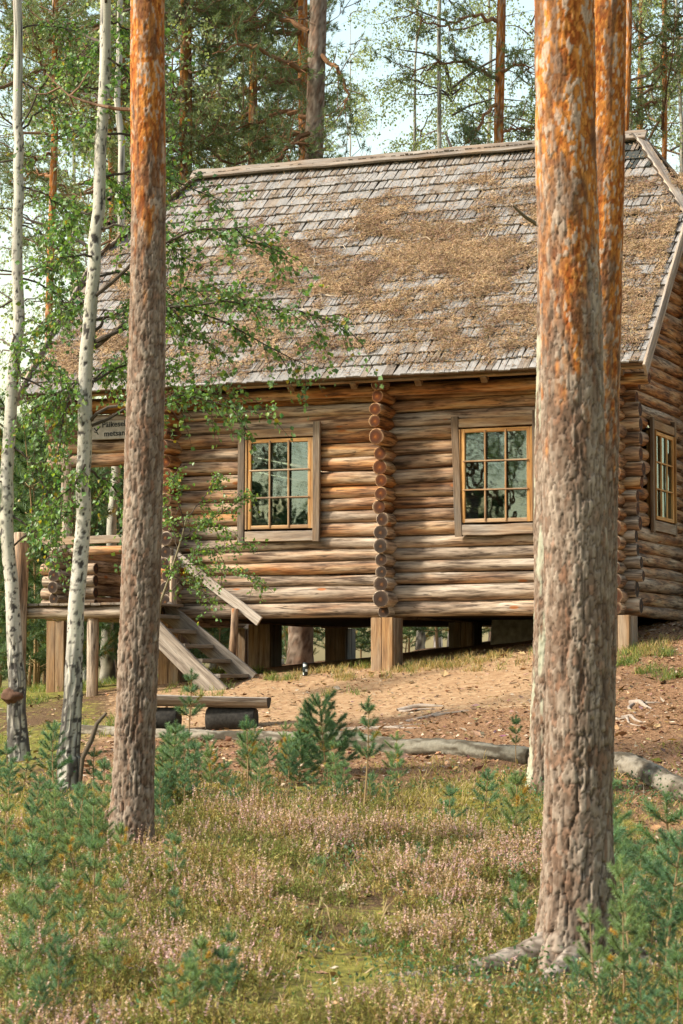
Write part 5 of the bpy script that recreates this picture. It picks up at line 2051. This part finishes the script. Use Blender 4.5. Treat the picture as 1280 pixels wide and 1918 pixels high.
for n_ in range(74):
    px, py = lr.uniform(-50, 330), lr.uniform(1470, 1670)
    if 195 < px < 300 and py > 1560:
        continue
    k = lr.choice(['t', 'm', 'm', 't'])
    sap_px(k, lr.randrange(3), px, py, py - lr.uniform(60, 150) * (1 if k == 't' else .75), 'pine sapling %s, in the %s of the thicket' % ('at the very edge below the burl birch' if px < 45 else 'between the two white birches' if px < 125 else 'at the foot of the leaning birch' if px < 195 else 'beside the single straight pine', 'back' if py < 1550 else 'front'), lgrp)
mgrp = 'pine saplings along the mossy log'
for n_ in range(40):
    px, py = lr.uniform(290, 790), lr.uniform(1445, 1525)
    sap_px(lr.choice(['m', 't', 'm']), lr.randrange(3), px, py, py - lr.uniform(45, 100), 'low pine sapling %s, at the heather edge' % ('below the bench' if px < 440 else 'between the bench end and the bushiest young pine' if px < 590 else 'in front of the long mossy log'), mgrp)
rgrp = 'pine saplings around the thickest pine'
for n_ in range(26):
    px, py = lr.uniform(1120, 1310), lr.uniform(1640, 1990)
    sap_px(lr.choice(['m', 't', 't']), lr.randrange(3), px, py, py - lr.uniform(90, 220), 'pine sapling right of the thickest pine, %s the foot of its trunk' % ('farther back than' if py < 1790 else 'nearer the viewer than'), rgrp)
for n_ in range(20):
    px, py = lr.uniform(-20, 440), lr.uniform(1690, 2000)
    sap_px(lr.choice(['m', 't', 's']), lr.randrange(3), px, py, py - lr.uniform(80, 150), 'blurred pine sapling in the %s heather' % ('lower left corner' if px < 210 else 'bottom left-of-centre'), 'pine saplings in the lower left')

# taller young pines between the trunks behind the cabin
YP = [sapling_meshes(750 + q, 2.6, 9, .85, nl=.10, per=46, bare=.04, nw=.005, base=(.115, .18, .082), up=.35) for q in range(3)]
SAP['young', 0], SAP['young', 1], SAP['young', 2] = [(m, 2.6) for m in YP]
ygrp = 'young pines in the undergrowth behind the cabin'
n_ = 0
while n_ < 64:
    d = lr.uniform(36, 58)
    px = lr.uniform(-120, 1330)
    if n_ % 3 == 0:
        px, d = lr.uniform(-60, 330), lr.uniform(34.5, 50)
    x = (px - 640) / FPX * d
    if d < 39 and px > 250:
        continue
    if not free(x, d, .8):
        continue
    h = lr.uniform(1.6, 3.6) * (1.35 if px < 330 else 1)
    side = 'porch' if px < 330 else 'rooms' if px < 1000 else 'gable end'
    sapling('young', n_ % 3, (x, d, float(terrain(x, d)) - .05), h, lr.uniform(0, 6.28), 'bushy young pine in the undergrowth behind the %s of the cabin' % side, ygrp + ', ' + side, 'young_pine', 'young pine')
    n_ += 1
for n_ in range(22):
    t_, s_ = lr.uniform(30, 52), lr.uniform(-11, 11)
    x, y = 1 - .70 * t_ + .71 * s_, 30 - .71 * t_ - .70 * s_
    sapling('young', lr.randrange(3), (x, y, float(terrain(x, y)) - .05), lr.uniform(4.5, 9.0), lr.uniform(0, 6.28), 'young pine of the wood around the clearing beyond the left edge', 'young pines around the clearing', 'young_pine', 'young pine')


# ------------------------------------------------------------------ heather


def px_of(x, y, z):
    q0, q1, q2 = x - CAM[0], y - CAM[1], z - CAM[2]
    w = q1 * _cp + q2 * _sp
    return 640 + FPX * q0 / w, 959 - FPX * (-q1 * _sp + q2 * _cp) / w


def field(n, y0, y1, pad=1.0):
    y = np.sqrt(rng.uniform(y0 * y0, y1 * y1, n))
    x = rng.uniform(-1, 1, n) * (.1422 * y + pad)
    return x, y


def heather_mask(x, y):
    m = fbm(x * 1.3, y * .9, 0, 61, 3)
    lim = np.interp(x, [-4, -2, -.6, .6, 1.4, 2.5], [17.5, 18.5, 20.2, 20.0, 17.8, 12.0])
    a = (1 - sstep(lim - .9, lim + .5, y)) * sstep(.40, .52, m + .06)
    a = a * (1 - sstep(1.25, 1.9, x + .3 * (m - .5)) * .9)
    moss_gap = np.exp(-(((x - 1.0) / .45) ** 2 + ((y - 14.9) / 1.3) ** 2))
    foot = np.exp(-(((x - bb[0] + .25) / .55) ** 2 + ((y - bb[1] + .45) / .75) ** 2))
    return a * (1 - .9 * moss_gap) * (1 - np.clip(1.3 * foot, 0, 1))


def build_heather():
    # bushes, each a dome of sprigs
    bx, by = field(3600, 10.2, 21.5)
    k = rng.random(len(bx)) < heather_mask(bx, by) * (.45 + .55 * sstep(.42, .62, fbm(bx * .9, by * .9, 0, 83)))
    bx, by = bx[k], by[k]
    per = 34
    br = rng.uniform(.08, .24, len(bx))
    bh = rng.uniform(.55, 1.35, len(bx))
    bhue = rng.normal(0, 1, len(bx))
    ix = np.repeat(np.arange(len(bx)), per)
    rr_ = np.sqrt(rng.random(len(ix))) * br[ix]
    aa = rng.uniform(0, 6.28, len(ix))
    ox, oy = rr_ * np.cos(aa), rr_ * np.sin(aa)
    x, y = bx[ix] + ox, by[ix] + oy
    n = len(x)
    z = terrain(x, y)
    h = rng.uniform(.12, .26, n) * bh[ix] * (1.1 - .5 * rr_ / br[ix])
    lean = np.stack([rng.normal(0, .22, n) + ox * 2.6, rng.normal(0, .22, n) + oy * 2.6, np.ones(n)], -1)
    D = norm(lean) * h[:, None]
    B = np.stack([x, y, z - .01], -1)
    dist = np.linalg.norm(B, axis=1)
    g = Geo()
    bloom = fbm(x * 1.7, y * 1.7, 0, 81, 3) + .07 * bhue[ix]
    # stems
    V, F, c = needles(B, D, .0028, np.array([.20, .125, .07]) * rng.uniform(.5, 1.3, (n, 1)))
    g.add(V, F, c)
    # scale leaves up the stem
    m = 11
    s = rng.uniform(.1, .75, (n, m, 1))
    P = B[:, None] + D[:, None] * s
    d = rng.normal(size=(n, m, 3)) * .8 + norm(D)[:, None] * .7
    d = norm(d) * rng.uniform(.016, .036, (n, m, 1))
    cl = lerp3((.20, .235, .06), (.48, .37, .13), np.clip(rng.normal(.35, .22, (n, 1)) + .22 * np.roll(bhue, 7)[ix][:, None] + (fbm(x * 3, y * 3, 0, 91)[:, None] - .5) * 1.5, 0, 1))
    cl = cl * rng.uniform(.55, 1.3, (n, m, 1))
    V, F, c = needles(P.reshape(-1, 3), d.reshape(-1, 3), .0038, np.clip(cl.reshape(-1, 3), .01, 1))
    g.add(V, F, c)
    # flower spikes
    fl = np.where(rng.random(n) < np.clip((bloom - .44) * 3.0, .03, .7))[0]
    nf = len(fl)
    m = 15
    s = np.linspace(.58, 1.06, m)[None, :, None] + rng.normal(0, .012, (nf, m, 1))
    P = B[fl][:, None] + D[fl][:, None] * s
    r_ = .0105 * (1.1 - .75 * (s - .58) / .48)
    d = norm(rng.normal(size=(nf, m, 3)) * np.array([1, 1, .4]) + [0, 0, .25]) * (r_ * 1.7)
    hue = rng.random((nf, 1, 1))
    base = np.where(hue < .30, np.array([.56, .36, .35]), np.where(hue < .70, np.array([.58, .42, .31]), np.array([.42, .27, .15])))
    cc = base * rng.uniform(.7, 1.3, (nf, m, 1))
    V, F, c = needles(P.reshape(-1, 3), d.reshape(-1, 3), .0068, np.clip(cc.reshape(-1, 3), .01, 1))
    g.add(V, F, c)
    o = g.build('heather', M_HEATHER)
    tag(o, 'pink and straw-coloured flowering heather covering the foreground slope', 'heather', kind='stuff')


build_heather()

# ------------------------------------------------------------------ grass, berry shrubs, moss, litter


def blades(name, x, y, h, c, label, cat, lean=.45, w=.004, mat=None):
    n = len(x)
    B = np.stack([x, y, terrain(x, y) - .005], -1)
    D = norm(np.stack([rng.normal(0, lean, n), rng.normal(0, lean, n), np.ones(n)], -1)) * np.asarray(h)[:, None]
    M_ = B + D * .6
    bend = np.stack([rng.normal(0, .25, n), rng.normal(0, .25, n), -rng.uniform(.05, .4, n)], -1) * np.asarray(h)[:, None] * .5
    T = B + D + bend
    S = norm(np.cross(D, rng.normal(size=(n, 3)))) * w
    V = np.stack([B - S, B + S, M_ + S * .7, M_ - S * .7, T], 1).reshape(-1, 3)
    i = np.arange(n)[:, None] * 5
    F = np.concatenate([i + [0, 1, 2], i + [0, 2, 3], i + [3, 2, 4]], 0)
    g = Geo()
    g.add(V, F, np.repeat(np.clip(c, .01, 1), 5, 0))
    return tag(g.build(name, mat or M_GRASS), label, cat, kind='stuff')


def tufted(cx, cy, per, spread):
    x = np.repeat(cx, per) + rng.normal(0, spread, len(cx) * per)
    y = np.repeat(cy, per) + rng.normal(0, spread, len(cx) * per)
    return x, y


# dry grass round the foundation posts
cx, cy = [], []
while len(cx) < 190:
    u_, v_ = rng.uniform(-1.2, 3.6), rng.normal(-.35, .35)
    if v_ > .5 or v_ < -1.5 or rng.random() > sstep(.38, .6, fbm(u_ * 1.2, v_ * 2, 0, 44)) + .15:
        continue
    P = HW(u_, v_)
    cx.append(P[0])
    cy.append(P[1])
x, y = tufted(np.array(cx), np.array(cy), 26, .045)
mixc = rng.random((len(x), 1))
blades('grass', x, y, rng.uniform(.03, .14, len(x)), np.where(mixc < .72, np.array([.46, .335, .15]), np.array([.17, .22, .06])) * rng.uniform(.6, 1.25, (len(x), 1)),
       'dry yellow grass in front of the foundation posts', 'grass', w=.0035)
# green grass on the left under the landing and on the path edges
cx, cy = [], []
tries = 0
while len(cx) < 420:
    x_, y_ = rng.uniform(-5.6, -1.4), rng.uniform(24.5, 35)
    if rng.random() < sstep(.40, .6, fbm(x_ * .9, y_ * .9, 0, 47)):
        cx.append(x_)
        cy.append(y_)
for (px, py, k) in ((1170, 1245, 14), (1215, 1262, 10), (1245, 1228, 10), (1265, 1270, 8), (530, 1272, 10), (475, 1262, 8), (640, 1300, 4), (1180, 1225, 10), (1120, 1240, 6), (690, 1250, 6)):
    p = ground_hit(px, py)
    for q in range(k):
        cx.append(p[0] + rng.normal(0, .10))
        cy.append(p[1] + rng.normal(0, .12))
x, y = tufted(np.array(cx), np.array(cy), 24, .04)
blades('grass', x, y, rng.uniform(.03, .16, len(x)), np.array([.15, .21, .055]) * rng.uniform(.55, 1.35, (len(x), 1)) + (rng.random((len(x), 1)) < .2) * np.array([.22, .12, .04]),
       'short green grass under the landing and along the path', 'grass', w=.0035)
# thin grass and moss shoots through the foreground
x, y = field(80000, 10.3, 22.5)
k = rng.random(len(x)) < np.clip(sstep(.35, .6, fbm(x * 1.1, y * 1.1, 0, 33)) * 1.0 + .12, 0, 1) * (1 - zones(x, y)[1] * .9)
x, y = x[k], y[k]
hue = fbm(x * 1.6, y * 1.6, 0, 37)[:, None] + rng.normal(0, .1, (len(x), 1))
c = lerp3((.17, .185, .05), (.43, .335, .105), np.clip((hue[:, 0] - .3) * 2.2, 0, 1)) * rng.uniform(.6, 1.25, (len(x), 1))
c = np.where(rng.random((len(x), 1)) < .34, np.array([.44, .32, .17]) * rng.uniform(.6, 1.2, (len(x), 1)), c)
blades('moss', x, y, rng.uniform(.02, .15, len(x)) * (.75 + .5 * (rng.random(len(x)) < .1)), c, 'yellow-green moss and thin grass between the heather', 'moss', lean=.6, w=.005)
# bilberry leaves
x, y = field(9000, 10.3, 21)
w_ = np.where(x > 1.1, .85, .18) * sstep(.42, .60, fbm(x * 1.4, y * 1.4, 0, 57)) + .9 * np.exp(-(((x - 1.0) / .8) ** 2 + ((y - 11.6) / .9) ** 2))
k = rng.random(len(x)) < w_
x, y = x[k], y[k]
n = len(x)
m = 7
h = rng.uniform(.05, .18, (n, 1))
z = terrain(x, y)[:, None] + h * rng.uniform(.3, 1.1, (n, m))
P = np.stack([x[:, None] + rng.normal(0, .035, (n, m)), y[:, None] + rng.normal(0, .035, (n, m)), z], -1).reshape(-1, 3)
D = norm(rng.normal(size=(n * m, 3)) + [0, 0, .4]) * rng.uniform(.016, .03, (n * m, 1))
c = np.array([.085, .155, .065]) * rng.uniform(.6, 1.5, (n * m, 1)) + rng.normal(0, .01, (n * m, 3))
V, F, c = leaves(P, D, norm(rng.normal(size=(n * m, 3)) * .6 + [0, 0, 1]), .38, np.clip(c, .01, 1))
g = Geo()
g.add(V, F, c)
V, F, c = needles(np.stack([x, y, terrain(x, y)], -1), np.concatenate([rng.normal(0, .03, (n, 2)), h * 1.05], 1), .0022, (.17, .13, .06))
g.add(V, F, c)
tag(g.build('berry_shrubs', M_LEAF), 'low glossy bilberry leaves around the foot of the thickest pine', 'berry shrubs', kind='stuff')

# fallen needles, bark scraps and leaves on the floor
x, y = field(46000, 10.5, 31, .6)
s_, d_, m_ = zones(x, y)
k = rng.random(len(x)) < np.clip(.22 + .75 * d_ - .62 * s_, .05, 1)
x, y = x[k], y[k]
n = len(x)
a = rng.uniform(0, 6.28, n)
L = rng.uniform(.02, .06, n) * (1 + (rng.random(n) < .06) * 1.2)
D = np.stack([np.cos(a), np.sin(a), rng.normal(.1, .22, n)], -1) * L[:, None]
c = np.array([.30, .19, .105]) * rng.uniform(.35, 1.5, (n, 1)) + rng.normal(0, .02, (n, 3))
c = np.where(rng.random((n, 1)) < .16, np.array([.50, .40, .29]) * rng.uniform(.7, 1.1, (n, 1)), c)
P = np.stack([x, y, terrain(x, y) + .004 + rng.uniform(0, .008, n)], -1)
V, F, c = leaves(P, D, norm(rng.normal(size=(n, 3)) * .35 + [0, 0, 1]), rng.uniform(.08, .4, (n, 1)), np.clip(c, .01, 1))
g = Geo()
g.add(V, F, c)
tag(g.build('forest_litter', M_LITTER), 'fallen bark scraps, needles and leaves scattered over the floor', 'forest litter', kind='stuff')

# bare roots across the path
for n_, (px0, py0, px1, py1, r_, lb) in enumerate(((745, 1332, 832, 1322, .035, 'grey root arching out of the path below the middle post'),
                                                   (760, 1352, 880, 1330, .022, 'thin forked root crossing the reddish needles'),
                                                   (1180, 1318, 1222, 1326, .035, 'knobbly pale root on the slope right of the big pines'),
                                                   (1165, 1345, 1205, 1352, .025, 'small grey root near the right edge below the knobbly one'),
                                                   (640, 1366, 790, 1362, .022, 'long low root just above the mossy log'))):
    a, b = ground_hit(px0, py0), ground_hit(px1, py1)
    rt = empty('tree_root', (a + b) / 2)
    tag(rt, lb, 'root', 'bare roots on the trodden ground')
    g = Geo()
    r2 = np.random.default_rng(n_ + 40)
    for q in range(3):
        t = np.linspace(0, 1, 14)
        e = b + np.array([r2.normal(0, .12), r2.normal(0, .25), 0]) * (q > 0)
        x = a[0] + (e[0] - a[0]) * t + .03 * np.sin(t * 6 + q)
        y = a[1] + (e[1] - a[1]) * t + .06 * np.sin(t * 4 + 2 * q)
        z = terrain(x, y) + r_ * (.25 + .7 * np.sin(t * np.pi) * (.6 if q else 1)) - .012
        V, F = tube(np.stack([x, y, z], -1) - (a + b) / 2, r_ * (1 - .55 * t) * (1 if q == 0 else .6), 8)
        g.add(V, F, lerp3((.20, .14, .10), (.42, .36, .30), fbm(V[:, 0] * 30, V[:, 1] * 30, V[:, 2] * 30, n_)))
    g.build('root', M_BARK, rt, True)
# crooked dead stick by the birches, plank scrap in the moss
pst = ground_hit(150, 1480)
stk = empty('dead_stick', pst)
tag(stk, 'crooked dead stick leaning beside the leaning birch', 'stick')
d = pst[1]
V, F = tube(np.array([at(148, 1485, d), at(155, 1420, d), at(172, 1385, d), at(182, 1355, d), at(200, 1335, d)]) - pst, [.018, .02, .022, .018, .012], 8)
g = Geo()
g.add(V, F, (.11, .085, .06))
g.build('stem', M_BARK, stk, True)
ps = ground_hit(845, 1776)
o = empty('wood_scrap', ps + np.array([0, 0, .03]), .1)
tag(o, 'pale flat scrap of wood lying in the moss left of the thickest pine', 'wood scrap')
board(o, 'plank', (-.13, 0, 0), (.13, 0, .01), .04, .012, (0, 0, 1), 1.0, 1.7, wob=.01)

# number look-alike forest trees along the picture, so that each label points to one
ORD = ['first', 'second', 'third', 'fourth', 'fifth', 'sixth', 'seventh', 'eighth', 'ninth', 'tenth', 'eleventh', 'twelfth', 'thirteenth', 'fourteenth']
bylab = {}
for o in list(bpy.data.objects):
    if o.parent is None and o.get('label', '').startswith(('forest pine', 'leafy background birch')):
        bylab.setdefault(o['label'], []).append(o)
for lab, os_ in bylab.items():
    os_.sort(key=lambda o: o.location.x / o.location.y)
    for q, o in enumerate(os_):
        o['label'] = '%s %s, counted from the left' % (ORD[min(q, 13)], lab)
